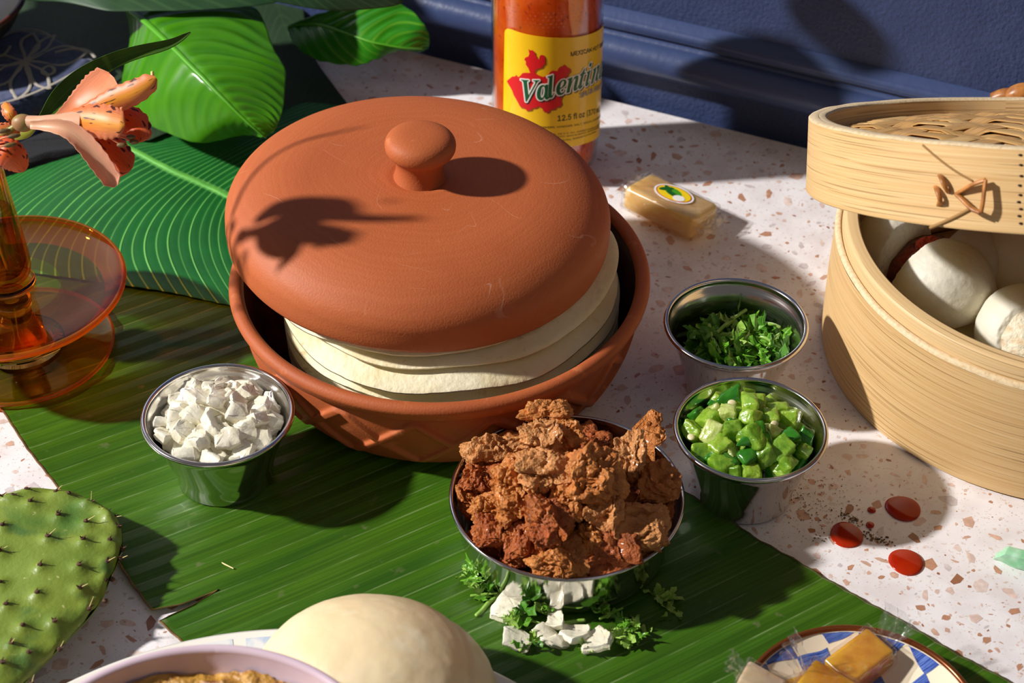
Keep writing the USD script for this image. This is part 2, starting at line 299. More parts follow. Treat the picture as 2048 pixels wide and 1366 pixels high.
n = {'tc': ('texture_coordinate', {}), 'sx': ('separate_xyz', {}),
     'mp': ('mapping', dict(scale=(14, 900, 1))), 'n0': ('noise_texture', dict(scale=1.0, detail=3.0)), 'r0': ('map_range', dict(from_min=.35, from_max=.7, to_min=0.0, to_max=1.0, clamp=True)),
     'm0': ('mix_color', dict(a=(.034, .096, .0035), b=(.060, .150, .006))),
     'mq': ('mapping', dict(scale=(10, 60, 1))), 'n1': ('noise_texture', dict(scale=1.0, detail=3.0)), 'r1': ('map_range', dict(from_min=.35, from_max=.72, to_min=0.0, to_max=.6, clamp=True)), 'm1': ('mix_color', dict(b=(.012, .062, .003))),
     'dv': ('math', dict(math_type='divide', value2=per)), 'frc': ('math', dict(math_type='fraction')), 'c': ('math', dict(math_type='subtract', value2=.5)), 'ca': ('math', dict(math_type='absolute')),
     'rv': ('map_range', dict(from_min=.455, from_max=.485, to_min=0.0, to_max=1.0, clamp=True)), 'nn': ('noise_texture', dict(scale=45.0, detail=4.0)), 'rn': ('map_range', dict(from_min=.42, from_max=.66, to_min=.06, to_max=.8, clamp=True)), 'vm': ('math', dict(math_type='multiply')), 'm2': ('mix_color', dict(b=(.16, .235, .085))),
     'ns': ('noise_texture', dict(scale=130.0, detail=5.0)), 'rs': ('map_range', dict(from_min=.66, from_max=.76, to_min=0.0, to_max=.65, clamp=True)), 'm3': ('mix_color', dict(b=(.13, .15, .06))),
     'bn': ('bump', dict(distance=.00008)), 'p': ('principled_bsdf', dict(roughness=.42, specular_ior_level=.30))}
l = [('tc.UV', 'sx.vector'), ('tc.UV', 'mp.vector'), ('mp.vector', 'n0.vector'), ('n0.fac', 'r0.value'), ('r0.result', 'm0.fac'), ('tc.UV', 'mq.vector'), ('mq.vector', 'n1.vector'), ('n1.fac', 'r1.value'), ('r1.result', 'm1.fac'), ('m0.result', 'm1.a'),
     ('sx.y', 'dv.value1'), ('dv.value', 'frc.value1'), ('frc.value', 'c.value1'), ('c.value', 'ca.value1'), ('ca.value', 'rv.value'), ('tc.object', 'nn.vector'), ('nn.fac', 'rn.value'), ('rv.result', 'vm.value1'), ('rn.result', 'vm.value2'), ('vm.value', 'm2.fac'), ('m1.result', 'm2.a'),
     ('tc.object', 'ns.vector'), ('ns.fac', 'rs.value'), ('rs.result', 'm3.fac'), ('m2.result', 'm3.a'), ('m3.result', 'p.base_color'), ('n0.fac', 'bn.height'), ('bn.normal', 'p.normal')]
leafA_m = usdkit.material(stage, '/World/Looks/banana_leaf_green', n, l, surface='p.BSDF')
LA = thing('banana_leaf', 'large flat cut banana leaf under the bowls, torn at its lower left edge', 'leaf', (at(700, 1000)[0], at(700, 1000)[1], 0))
part(LA, 'blade', sheet(GA, .0006, np.stack([X, Yw], -1)), leafA_m)
brown = M('dry_leaf_edge', lin(120, 92, 40), .6, mottle=(120, lin(92, 60, 26), .4, .6))
k0, k1 = 0, len(ts) - 1
def margin(col, inner):
    a = GA[:, col].copy(); b = GA[:, inner] - GA[:, col]; b /= np.linalg.norm(b, axis=1, keepdims=True)
    q = np.stack([a - b * .0004, a + b * .0006], 1); q[..., 2] += .00015; return sheet(q, .0005)
part(LA, 'dry_margin', margin(0, 1), brown, label='brown dried margin on the left')
part(LA, 'dry_margin', margin(-1, -2), M('dark_leaf_edge', lin(70, 70, 24), .6))

# the pale veined leaf under the vase
stB = [((240, 286), (12, 354), (330, 255)), ((290, 312), (-60, 450), (420, 255)), ((350, 343), (0, 530), (520, 240)), ((410, 370), (150, 556), (620, 205)), ((470, 400), (330, 582), (700, 215)), ((540, 440), (480, 612), (760, 300)), ((600, 470), (600, 620), (740, 380))]
zB = [(.010, .004, .012), (.009, .004, .012), (.008, .005, .010), (.006, .005, .008), (.0045, .0042, .006), (.0034, .0034, .004), (.0032, .0032, .0034)]
GB, sB, tB = loft(stB, 160, 81, zB, bulge=.012)
GB[..., 2] += .00016 * np.sin(2 * np.pi * 34 * (sB - .23 * np.abs(tB) ** 1.5))
mB = leafmat('veined_leaf_green', (.008, .130, .018), (.17, .53, .10), 34, .23, .105, rough=.42, wob=.034, bumpd=.0003, mott=(.006, .10, .015))
LB = thing('veined_leaf', 'deep green leaf with fine pale curved veins lying under the orange glass vase', 'leaf', at(350, 450))
part(LB, 'blade', sheet(GB, .0005, np.stack([sB, tB], -1)), mB)
rib = [GB[i, 40] + [0, 0, .0003] for i in range(0, 160, 6)]
part(LB, 'midrib', tube(rib, [.0019, .0012], 10, 60, flat=.35), M('pale_rib', (.13, .44, .06), .45, mottle=(90, (.09, .36, .05), .4, .65)), label='pale green midrib')

# the bright leaf with a raised rib
stC = [((264, 18), (250, 20), (300, -30)), ((300, 48), (258, 90), (430, -10)), ((345, 90), (245, 150), (513, 18)), ((395, 140), (262, 224), (548, 98)), ((440, 186), (330, 264), (572, 150)), ((480, 226), (402, 286), (568, 205)), ((508, 252), (478, 272), (557, 245)), ((532, 272), (520, 275), (546, 266))]
zC = [(.062, .045, .050), (.066, .040, .056), (.068, .034, .060), (.066, .030, .060), (.060, .028, .056), (.052, .028, .050), (.046, .030, .045), (.040, .036, .040)]
GC, sC, tC = loft(stC, 170, 91, zC, bulge=.05)
GC[..., 2] += .00065 * np.sin(2 * np.pi * 17 * (sC - .22 * np.abs(tC) ** 1.4)) * np.clip(np.abs(tC) * 6, 0, 1) * np.clip((1 - np.abs(tC)) * 3, .25, 1) * np.where(tC > 0, 1.0, .55)
GC[..., 2] -= .0016 * np.exp(-(np.abs(tC) / .045) ** 2)
mC = leafmat('bright_leaf_green', (.075, .30, .006), (.088, .33, .009), 17, .22, .25, rough=.26, wob=.01, trans=(.20, .52, .01), mott=(.050, .24, .006))
LC = thing('broad_leaf', 'bright glossy green leaf with a raised midrib lying behind the orange flower', 'leaf', at(420, 160))
part(LC, 'blade', sheet(GC, .0005, np.stack([sC, tC], -1)), mC)
part(LC, 'midrib', tube([GC[i, 45] + [0, 0, .0002] for i in range(0, 170, 6)], [.0024, .0008], 10, 70, flat=.6), M('bright_rib', (.085, .34, .012), .4))

# the small bright leaf beside it
stE = [((577, 55), (576, 58), (580, 52)), ((620, 48), (596, 96), (640, 28)), ((665, 58), (650, 124), (700, 10)), ((710, 74), (711, 131), (760, 2)), ((755, 88), (752, 119), (805, 10)), ((800, 96), (800, 101), (848, 48)), ((835, 98), (830, 103), (859, 76)), ((853, 98), (846, 102), (857, 95))]
zE = [(.030, .030, .032), (.036, .028, .044), (.040, .026, .052), (.041, .026, .054), (.040, .030, .052), (.038, .034, .048), (.036, .034, .040), (.034, .033, .034)]
GE, sE, tE = loft(stE, 120, 61, zE, bulge=.06)
GE[..., 2] += .0004 * np.sin(2 * np.pi * 12 * (sE - .2 * np.abs(tE) ** 1.4)) * np.clip(np.abs(tE) * 6, 0, 1)
mE = leafmat('young_leaf_green', (.035, .26, .006), (.12, .38, .02), 12, .2, .14, rough=.3, wob=.01, trans=(.10, .46, .01), mott=(.020, .20, .006))
LE = thing('small_leaf', 'small bright green leaf curling over the table edge left of the sauce bottle', 'leaf', at(700, 80))
part(LE, 'blade', sheet(GE, .0005, np.stack([sE, tE], -1)), mE)
part(LE, 'midrib', tube([GE[i, 30] + [0, 0, .0003] for i in range(0, 115, 5)], [.0011, .0005], 8, 50), M('bright_rib', (0, 0, 0)))

# leaves arching over the top, their dull green darkened for the shade there
mD = leafmat('shade_darkened_green', (.018, .060, .018), (.030, .085, .026), 16, .2, .2, rough=.5, spec=.35, mott=(.012, .045, .014))
stD = [((-340, -130), (-330, -30), (-350, -250)), ((-140, -100), (-130, -18), (-150, -220)), ((60, -60), (95, 2), (40, -120)), ((200, -70), (230, 22), (160, -150)), ((330, -75), (330, 21), (300, -170)), ((460, -80), (450, 16), (430, -170)), ((580, -90), (560, 2), (560, -160)), ((640, -100), (630, -50), (625, -140))]  # left end runs out of view, placed to shade the top left corner
zD = [(.092, .080, .100), (.092, .080, .100), (.080, .070, .092), (.082, .071, .098), (.084, .072, .104), (.084, .072, .104), (.082, .071, .096), (.076, .070, .084)]
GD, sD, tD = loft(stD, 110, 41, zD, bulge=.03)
LD = thing('dull_leaf', 'grey green leaf darkened for shade whose lower edge crosses the top left of the picture', 'leaf', at(330, 0))
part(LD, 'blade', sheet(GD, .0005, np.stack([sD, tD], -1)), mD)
stF = [((520, -60), (520, -6), (510, -110)), ((610, -60), (620, 16), (600, -130)), ((700, -45), (720, 20), (690, -100)), ((780, -45), (800, 8), (760, -90)), ((830, -80), (845, -60), (810, -105))]
zF = [(.106, .098, .112), (.104, .090, .115), (.100, .084, .108), (.094, .083, .100), (.090, .086, .094)]
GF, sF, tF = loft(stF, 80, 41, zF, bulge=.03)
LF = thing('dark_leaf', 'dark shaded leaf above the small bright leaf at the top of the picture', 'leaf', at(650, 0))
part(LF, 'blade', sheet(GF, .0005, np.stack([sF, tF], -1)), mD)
stH = [((90, -350), (95, -285), (90, -420)), ((200, -370), (210, -268), (190, -480)), ((285, -370), (298, -270), (275, -470)), ((325, -340), (328, -300), (318, -390))]  # leaf out of view, placed to darken the wall left of the bottle
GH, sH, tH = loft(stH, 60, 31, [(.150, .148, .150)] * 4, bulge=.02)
LH_ = thing('overhanging_leaf', 'leaf out of view above the top edge, placed to shade the wall', 'leaf', at(200, -370, .12))
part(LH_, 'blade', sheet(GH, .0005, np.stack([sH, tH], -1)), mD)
# dark leaf lying in the shade between napkin and bright leaf
stG = [((60, -30), (10, 60), (200, -80)), ((130, 10), (80, 80), (230, -50)), ((190, 60), (120, 120), (300, -10)), ((250, 130), (160, 210), (380, 60)), ((300, 200), (240, 270), (430, 150)), ((350, 260), (300, 280), (460, 230))]
zG = [(.010, .006, .02), (.015, .008, .02), (.018, .010, .022), (.018, .012, .022), (.016, .013, .02), (.014, .013, .016)]
GG, sG, tG = loft(stG, 80, 41, zG, bulge=.03)
LG = thing('shaded_leaf', 'leaf darkened for shade between the patterned napkin and the bright leaf', 'leaf', at(230, 110))
mG = leafmat('shade_black_green', (.010, .034, .008), (.014, .045, .010), 16, .2, .2, rough=.7, mott=(.007, .026, .006))  # near-black green, the leaf's shade put into its colour
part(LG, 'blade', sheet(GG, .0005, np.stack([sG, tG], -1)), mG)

stI = [((545, -20), (490, 10), (605, -30)), ((572, 60), (525, 70), (612, 55)), ((600, 120), (545, 150), (630, 116)), ((645, 182), (575, 240), (664, 166)), ((692, 216), (650, 285), (696, 208))]
GI, sI, tI = loft(stI, 70, 31, [(.005, .004, .005)] * 5, bulge=.01)
LI = thing('shaded_leaf', 'leaf tip darkened for shade between the bright leaf and the small curled one', 'leaf', at(600, 120))
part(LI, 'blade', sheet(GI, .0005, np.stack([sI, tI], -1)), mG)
# ------------------------------------------------------------------ terracotta tortilla warmer
clay = M('terracotta', (.43, .106, .029), .62, mottle=(24, (.37, .085, .024), .38, .68), layers=[(110, (.54, .165, .058), .62, .75, 5)], bump=(900, .00012, 2), specular_ior_level=.35)
# the thrown clay of the lid: faint turning rings and chalky scratches
def clay_rings(name, cx, cy):
    n = {'tc': ('geometry', {}), 'mp': ('mapping', dict(location=(-cx, -cy, 0))), 'sx': ('separate_xyz', {}), 'x2': ('math', dict(math_type='multiply')), 'y2': ('math', dict(math_type='multiply')), 'ad': ('math', dict(math_type='add')), 'r': ('math', dict(math_type='sqrt')),
         'nz': ('noise_texture', dict(scale=9.0, detail=3.0)), 'nm': ('math', dict(math_type='multiply_add', value2=.03)), 'w1': ('noise_texture', dict(dimensions='1D', scale=420.0, detail=3.0)), 'mr': ('map_range', dict(from_min=.42, from_max=.62, to_min=0.0, to_max=.45, clamp=True)),
         'm0': ('mix_color', dict(a=(.43, .104, .028), b=(.47, .122, .036))), 'n2': ('noise_texture', dict(scale=26.0, detail=5.0)), 'r2': ('map_range', dict(from_min=.45, from_max=.72, to_min=0.0, to_max=.8, clamp=True)), 'm1': ('mix_color', dict(b=(.40, .090, .025))),
         'sc': ('noise_texture', dict(scale=16.0, detail=1.0, distortion=1.6)), 'sd': ('math', dict(math_type='subtract', value2=.5)), 'sa': ('math', dict(math_type='absolute')), 'sr': ('map_range', dict(from_min=.0045, from_max=.0012, to_min=0.0, to_max=1.0, clamp=True)),
         'sg': ('noise_texture', dict(scale=38.0, detail=2.0)), 'gr': ('map_range', dict(from_min=.54, from_max=.64, to_min=0.0, to_max=.6, clamp=True)), 'sm': ('math', dict(math_type='multiply')), 'm2': ('mix_color', dict(b=(.62, .30, .19))),
         'bn': ('noise_texture', dict(scale=1000.0, detail=2.0)), 'bmx': ('math', dict(math_type='multiply_add', value2=.5)), 'b': ('bump', dict(distance=.00014)), 'p': ('principled_bsdf', dict(roughness=.60, specular_ior_level=.38))}
    l = [('tc.position', 'mp.vector'), ('mp.vector', 'sx.vector'), ('sx.x', 'x2.value1'), ('sx.x', 'x2.value2'), ('sx.y', 'y2.value1'), ('sx.y', 'y2.value2'), ('x2.value', 'ad.value1'), ('y2.value', 'ad.value2'), ('ad.value', 'r.value1'), ('tc.position', 'nz.vector'), ('nz.fac', 'nm.value1'), ('r.value', 'nm.value3'), ('nm.value', 'w1.w'),
         ('w1.fac', 'mr.value'), ('mr.result', 'm0.fac'), ('tc.position', 'n2.vector'), ('n2.fac', 'r2.value'), ('r2.result', 'm1.fac'), ('m0.result', 'm1.a'), ('tc.position', 'sc.vector'), ('sc.fac', 'sd.value1'), ('sd.value', 'sa.value1'), ('sa.value', 'sr.value'), ('tc.position', 'sg.vector'), ('sg.fac', 'gr.value'), ('sr.result', 'sm.value1'), ('gr.result', 'sm.value2'), ('sm.value', 'm2.fac'), ('m1.result', 'm2.a'), ('m2.result', 'p.base_color'),
         ('tc.position', 'bn.vector'), ('sa.value', 'bmx.value1'), ('bn.fac', 'bmx.value3'), ('bmx.value', 'b.height'), ('b.normal', 'p.normal')]
    return usdkit.material(stage, '/World/Looks/' + name, n, l, surface='p.BSDF')
clay_lid = clay_rings('turned_terracotta', -.047, .757)
WC = np.array([-.0362, .7415, .0030]); WH = .0535; WR = .1058
base = thing('tortilla_warmer', 'round terracotta clay bowl with an embossed lattice, holding the tortillas', 'bowl', WC)
def lattice(r, z, th):
    # crossed raised bands round the outside of the body
    h = z - WC[2] * 0; k = np.clip((z - .005) / .034, 0, 1); a = th * 17 / (2 * np.pi)
    d = np.minimum(np.abs(np.mod(a + k * 1.0, 1) - .5), np.abs(np.mod(a - k * 1.0, 1) - .5))
    up = np.clip((.5 - d * 1) * 0, 0, 1); band = 1 / (1 + np.exp((d - .085) / .012)); unseen_soft_ = np.clip((z - .003) / .004, 0, 1) * np.clip((.0405 - z) / .003, 0, 1)
    lip = 1 / (1 + np.exp((d - .14) / .02)) * .35
    return r + (band * .0021 + lip * .0007) * unseen_soft_, z
outer = [(0.0, 0.0), (.080, 0), (.0845, .0006), (.0865, .0025)] + [(.0865 + (.0985 - .0865) * math.sin(t * np.pi / 2) ** .9, .0025 + .038 * t) for t in np.linspace(.02, 1, 70)]
part(base, 'body', rev(outer, 900, WC, disp=lattice), clay, smooth=True)
rimp = [(.0985, .0405), (.1000, .0412), (.1008, .0420), (.1003, .0426), (.1015, .0430)] + [(.1035, .0450), (.1052, .0490)] + arc(.1018, .0500, .0037, 0, 180, 14)
part(base, 'rim', rev(rimp, 240, WC), clay, smooth=True, label='rounded terracotta rim')
glaze = M('dark_red_glaze', (.075, .010, .004), .22, mottle=(60, (.035, .006, .003), .4, .65), specular_ior_level=.4)
part(base, 'glazed_inside', rev([(.0981, .0502), (.0972, .045), (.0950, .030), (.0900, .014), (.080, .0075), (.04, .0065), (0, .0065)], 200, WC), glaze, smooth=True, label='dark red glazed inside of the bowl')
# the lid, leaning a little to the right
LN = np.array([.050, .0, 1.0]); LN /= np.linalg.norm(LN); LC0 = np.array([-.0471, .7572, .0690]); FL = frame(LN)
LRr, LHh, r1 = .0959, .0330, .0430
profl = [(.0887, .0000), (.0922, -.0012), (.0942, -.0008), (.0955, .0015), (LRr, .006)] + [(LRr - r1 + r1 * math.cos(a), .011 + (LHh - .011) * math.sin(a)) for a in np.linspace(.02, np.pi / 2, 26)] + [(.045, .0333), (.03, .0335), (.0170, .0337), (.0145, .0334), (.0130, .0329), (.0124, .0332)]
lid = thing('warmer_lid', 'round terracotta lid with a mushroom knob resting on the stack of tortillas', 'lid', LC0)
part(lid, 'cover', place(rev(profl, 260, disp=lambda r, z, th: (r * (1 + .0015 * np.sin(2 * th + 1) + .001 * np.sin(3 * th)), z)), FL, LC0), clay_lid, smooth=True)
part(lid, 'underside', place(rev([(.0887, 0), (.0850, .004), (.078, .014), (.06, .020), (0, .0215)], 160), FL, LC0), clay, smooth=True)
kb = [(.0128, .0288), (.0123, .0305), (.0117, .0335), (.0117, .0365), (.0126, .0398), (.0146, .0424), (.0164, .0444), (.0172, .0468), (.0171, .0490), (.0161, .0512), (.0138, .0530), (.0100, .0542), (.0050, .0547), (0, .0548)]
kb = [tuple(p) for p in spline([(r, z + .0040) for r, z in kb], 60)]
part(lid, 'knob', place(rev(kb, 140, disp=lambda r, z, th: (r * (1 + .012 * np.sin(2 * th + .5)), z)), FL, LC0), clay, smooth=True, label='mushroom shaped terracotta knob')
# the flour tortillas
tort = M('flour_tortilla', (.84, .68, .36), .62, mottle=(45, (.88, .77, .50), .38, .62), layers=[(120, (.66, .46, .22), .62, .74, 4), (16, (.74, .56, .30), .58, .75, 2)], bump=(220, .0009, 4), subsurface_weight=.25, subsurface_radius=(1.0, .6, .3), subsurface_scale=.004, subsurface_method='random_walk')
def tortilla(cx, cy, z, r, tx, ty, droop, seed, wav=.0022):
    g = np.random.default_rng(seed); nr, na = 34, 150; rr = np.linspace(.02, 1, nr)[:, None]; th = np.linspace(0, 2 * np.pi, na)[None]
    ph = g.uniform(0, 6.28, 4); R = r * (1 + .012 * np.sin(2 * th + ph[0]) + .008 * np.sin(3 * th + ph[1]) + .004 * np.sin(7 * th + ph[2]))
    x, y = rr * R * np.cos(th), rr * R * np.sin(th)
    zz = z - droop * np.clip((rr - .72) / .28, 0, 1) ** 1.8 + wav * rr ** 3 * (np.sin(3 * th + ph[1]) * .6 + np.sin(5 * th + ph[2]) * .45 + .3 * np.sin(9 * th + ph[3])) + tx * x + ty * y
    zz = zz + .0009 * (meshkit.fbm(np.stack([x * 160, y * 160, 0 * x + seed], -1), 3) - .5)
    G = np.stack([x + cx, y + cy, zz], -1); th_ = .0021 * np.clip((1.004 - rr) / .03, .45, 1) + 0 * th
    B = G - np.stack([0 * x, 0 * x, th_ + 0 * x], -1); m = nr * na; f = quads(nr, na)
    e = np.arange((nr - 1) * na, m); s = np.vstack([np.stack([e[:-1], e[1:], e[1:] + m], 1), np.stack([e[:-1], e[1:] + m, e[:-1] + m], 1)])
    return np.vstack([G.reshape(-1, 3), B.reshape(-1, 3)]), np.vstack([f, f[:, ::-1] + m, s[:, ::-1]])
stack = [(-.032, .738, .0250, .0835, .00, .00, .005, 1), (-.031, .740, .0320, .0838, .00, .00, .006, 2), (-.031, .7405, .0395, .0845, .01, .00, .006, 3), (-.0304, .7425, .0475, .0855, .02, .00, .007, 4), (-.0312, .7400, .0580, .0858, .03, .00, .007, 5), (-.0335, .7475, .0665, .0860, .045, .00, .0065, 6), (-.0430, .7500, .0705, .0840, .045, .00, .0060, 7)]
names = ['lowest flour tortilla, flat in the bottom of the clay bowl', 'second flour tortilla from the bottom of the stack', 'third flour tortilla from the bottom of the stack', 'middle flour tortilla of the stack in the clay bowl', 'third flour tortilla from the top of the stack', 'second flour tortilla from the top of the stack', 'topmost flour tortilla, right under the clay lid']
for s, nm in zip(stack, names):
    single('flour_tortilla', nm, 'tortilla', tortilla(*s), tort, smooth=True, group='flour tortillas stacked in the clay bowl')
# ------------------------------------------------------------------ hot sauce bottle
GLYPHS = {'V':(119.0,[[(8,130),(8,134),(68,134),(68,129),(57,127),(53,119),(49,51),(50,39),(112,116),(113,126),(106,129),(101,129),(101,134),(143,134),(143,129),(133,127),(122,116),(27,-3),(20,-3),(25,117),(20,126)]]),'a':(100.0,[[(-6,21),(-5,35),(0,51),(10,69),(24,84),(33,90),(44,94),(53,94),(58,92),(64,83),(67,92),(88,92),(71,32),(68,16),(74,14),(84,27),(88,26),(89,23),(73,4),(63,-1),(54,-1),(50,1),(46,8),(46,19),(31,3),(21,-1),(11,-1),(1,4),(-4,12)],[(19,27),(20,19),(22,15),(31,14),(44,27),(51,41),(57,59),(59,78),(55,84),(46,84),(37,75),(32,66),(21,38)]]),'l':(52.0,[[(-3,9),(-3,19),(1,35),(26,123),(26,126),(23,130),(16,130),(15,135),(54,141),(24,30),(22,16),(26,14),(30,16),(39,28),(43,24),(27,4),(17,-1),(4,0),(-1,4)]]),'e':(80.0,[[(-3,23),(-3,39),(2,55),(12,71),(24,83),(39,92),(47,94),(62,93),(71,87),(74,81),(74,70),(69,60),(58,50),(46,44),(23,37),(23,21),(29,13),(33,12),(44,14),(52,20),(58,30),(62,28),(62,22),(52,9),(44,3),(36,0),(16,0),(9,3),(2,10)],[(26,47),(29,46),(39,50),(53,63),(58,78),(55,86),(47,86),(37,77),(30,62)]]),'n':(106.0,[[(-4,0),(15,73),(15,80),(10,83),(5,83),(5,88),(45,94),(37,67),(38,65),(58,88),(67,93),(81,94),(89,89),(91,84),(90,68),(74,16),(77,13),(81,14),(90,27),(95,24),(89,15),(77,3),(68,-1),(59,-1),(52,4),(50,9),(52,28),(67,72),(67,78),(60,79),(48,70),(40,57),(26,25),(20,0)]]),'t':(55.0,[[(-5,12),(-2,29),(13,81),(12,83),(4,83),(4,90),(23,100),(40,120),(48,120),(40,92),(55,91),(54,83),(37,82),(23,34),(20,17),(22,14),(28,16),(37,29),(40,29),(43,26),(26,5),(14,-1),(5,-1),(0,1),(-4,6)]]),'i':(58.0,[[(26,121),(26,129),(33,137),(43,138),(52,130),(51,118),(43,112),(31,114)],[(0,10),(1,22),(16,75),(16,78),(13,82),(6,82),(6,88),(44,93),(25,21),(25,16),(31,14),(41,27),(46,25),(45,22),(31,5),(19,-1),(7,0),(4,2)]])}
BX, BY, BR = .0198, .921, .0315
bottle = thing('hot_sauce_bottle', 'glass bottle of red hot sauce with a yellow label behind the terracotta lid', 'bottle', (BX, BY, 0.0012))
gp = [(0, .0030), (.020, .0014), (.0255, .0012), (.0285, .0030), (.0303, .0075), (.0308, .014), (BR, .035), (BR, .100), (BR, .1195), (.0312, .128), (.0300, .134), (.0262, .1420), (.0205, .1490), (.0165, .1560), (.0150, .1640), (.0145, .1760), (.0148, .1840)]
gp = gp[:6] + [tuple(p) for p in spline(gp[6:], 50)]
sauce = M('red_hot_sauce', (.62, .070, .004), .10, mottle=(60, (.74, .130, .010), .40, .66), layers=[(300, (.36, .030, .004), .60, .72, 3)], subsurface_weight=.35, subsurface_radius=(1.0, .15, .03), subsurface_scale=.006, coat_weight=1.0, coat_roughness=.02)
gl_ = pane('bottle_glass', (.97, .97, .96), (.80, .82, .80), rough=.015, gloss=1.0)
part(bottle, 'glass', rev(gp, 160, (BX, BY, 0)), gl_, smooth=True)
part(bottle, 'sauce', rev([(0, .0040)] + [(max(0, r - .0011), z + (.0012 if z < .02 else 0)) for r, z in gp[1:44]] + [(0, gp[43][1])], 140, (BX, BY, 0)), sauce, smooth=True)
# raised dimple band on the shoulder
dots = []
for i in range(5):
    for k in range(70):
        a = 2 * np.pi * (k + .5 * (i % 2)) / 70; z = .1085 + i * .0022
        dots.append((np.array([[0, 0, .00035]] + [[.0006 * math.cos(q), .0006 * math.sin(q), 0] for q in np.linspace(0, 2 * np.pi, 7)[:-1]]) @ frame([math.sin(a), -math.cos(a), 0], (0, 0, 1)).T + [BX + BR * math.sin(a), BY - BR * math.cos(a), z], np.array([[0, j + 1, (j + 1) % 6 + 1] for j in range(6)])))
part(bottle, 'raised_dots', join(dots), gl_, smooth=False, kind='stuff')
part(bottle, 'cap', rev([[(.0150, .178), (.0165, .178), (.0168, .179)], [(.0168, .179), (.0168, .196)], [(.0168, .196), (.0155, .1975), (0, .1980)]], 80, (BX, BY, 0)), M('red_cap', lin(180, 24, 20), .35), smooth=35)
def bend(v2, off):                  # (u along the label, height, depth) in metres onto the bottle
    a = v2[:, 0] / BR; r = BR + off + v2[:, 2]
    return np.stack([BX + r * np.sin(a), BY - r * np.cos(a), v2[:, 1]], 1)
def wrapped(poly, off, th=.00006, edge=.0016):
    v, f = extr(poly, th)
    v, f = trimesh.remesh.subdivide_to_size(v, f, edge, max_iter=12); return bend(v, off), f
def P2(pts): return Polygon(np.array(pts) / 1000)
lab = Polygon([(-28.6, 34), (-26.9, 99.2), (-26.2, 101.2), (-24.6, 102.6), (-22, 103.3), (-10, 103.1), (-4, 102.8), (8, 101.6), (22, 99.4), (34, 97.0), (50, 93.2), (70, 88), (74, 84), (68, 16), (44, 21.6), (25, 27.0), (16, 28.4), (4, 29), (-12, 29.5), (-24, 30), (-27.5, 31)])
lab = affinity.scale(lab, .001, .001, origin=(0, 0))
paper = M('yellow_label_paper', lin(252, 206, 12), .42, mottle=(60, lin(250, 196, 8), .4, .65), coat_weight=.3)
LB_ = part(bottle, 'label', wrapped(lab, .00012, .0001), paper, smooth=True, label='yellow paper label')
inkr, inkg, inkw, inkk, inksh = M('red_ink', lin(222, 18, 26), .45), M('green_ink', lin(0, 92, 50), .45), M('white_ink', lin(246, 244, 236), .5), M('black_ink', lin(26, 20, 16), .5), M('printed_brown_ink', lin(150, 92, 10), .5)
red = P2([(-10.9, 94.2), (-10.0, 93.5), (-8.4, 93.8), (-8.0, 92.6), (-7.2, 92.9), (-7.0, 90.7), (-6.3, 90.4), (-6.2, 89.0), (-4.9, 88.4), (-4.5, 90.7), (-3.6, 91.4), (-2.3, 91.2), (-1.6, 89.7), (-1.5, 86), (-2.3, 85.2), (-3.2, 83.3), (-4.8, 82.7), (-6.4, 81.9), (-7.4, 79.8), (-5.1, 78.2), (-2.5, 77.3), (.1, 78.5), (1.4, 80.6), (2.7, 81.4), (5.3, 80.9), (6.0, 82.6), (6.9, 83.3), (8.2, 83.6), (9.3, 84.6), (10.6, 82.8), (12.5, 81.5), (12.9, 79.2), (11.8, 78.6), (10.8, 76.6), (8.9, 75.6), (8.1, 74.1), (9, 66), (7.6, 61.9), (8.3, 59), (7.0, 57.3), (5.2, 57.4), (4.4, 56.1), (1.7, 55.9), (.9, 54.3), (-.6, 53.9), (-1.1, 55.0), (-2.2, 54.7), (-2.6, 56.8), (-4.9, 58), (-6.5, 56.6), (-8.3, 56.4), (-9.0, 54.9), (-11.7, 54), (-13.2, 55.4), (-15.7, 55.4), (-17.6, 58.6), (-20, 61.7), (-21.0, 64.2), (-22.6, 66.1), (-25.1, 68.8), (-22.9, 71.3), (-20.9, 73.6), (-19.4, 74.0), (-18.2, 75.5), (-16.9, 74.4), (-15.4, 76.2), (-14.4, 77.9), (-12.4, 78.6), (-9.8, 79.1), (-10.8, 81.9), (-12.4, 83.9), (-12.2, 86.1), (-13.3, 86.5), (-12.8, 88.2), (-10.9, 89.4), (-10.3, 91.2)])
part(LB_, 'printed_map_shade', wrapped(affinity.translate(red, .0008, -.0008), .00024), inksh)
part(LB_, 'printed_map', wrapped(red, .00032), inkr, label='red printed map shape')
# the big slanted word: glyph outlines set along the rising base line
bl_u = np.array([-9.0, -2.3, 1.6, 7.6, 14.6, 20.1, 25.6, 33.2, 42]) / 1000; bl_z = np.array([60.7, 62.6, 63.8, 65.3, 66.1, 66.3, 66.0, 64.8, 62.4]) / 1000
blf = CubicSpline(bl_u, bl_z)
def glyph(ch):
    rings = [Polygon(p) for p in GLYPHS[ch][1]]; rings.sort(key=lambda p: -p.area); g = rings[0]
    for r in rings[1:]: g = g.difference(r) if g.contains(r.representative_point()) else g.union(r)
    return g
word = []
for ch, uc in zip('Valentina', [-7.9, -1.6, 2.9, 8.2, 14.6, 20.6, 25.0, 31.6, 40.5]):
    adv, sc = GLYPHS[ch][0], .0000885; g = glyph(ch); g = affinity.translate(g, -(g.bounds[0] + g.bounds[2]) / 2, 0)
    g = affinity.scale(g, sc * (.90 if uc < 20 else .92), sc * 1.16, origin=(0, 0)); sl = math.degrees(math.atan(float(blf(uc / 1000, 1)))); g = affinity.rotate(g, sl * .6, origin=(0, 0))
    word.append(affinity.translate(g, uc / 1000, float(blf(uc / 1000)) - .0001))
wd = union_all(word); outline = wd.buffer(.00075)
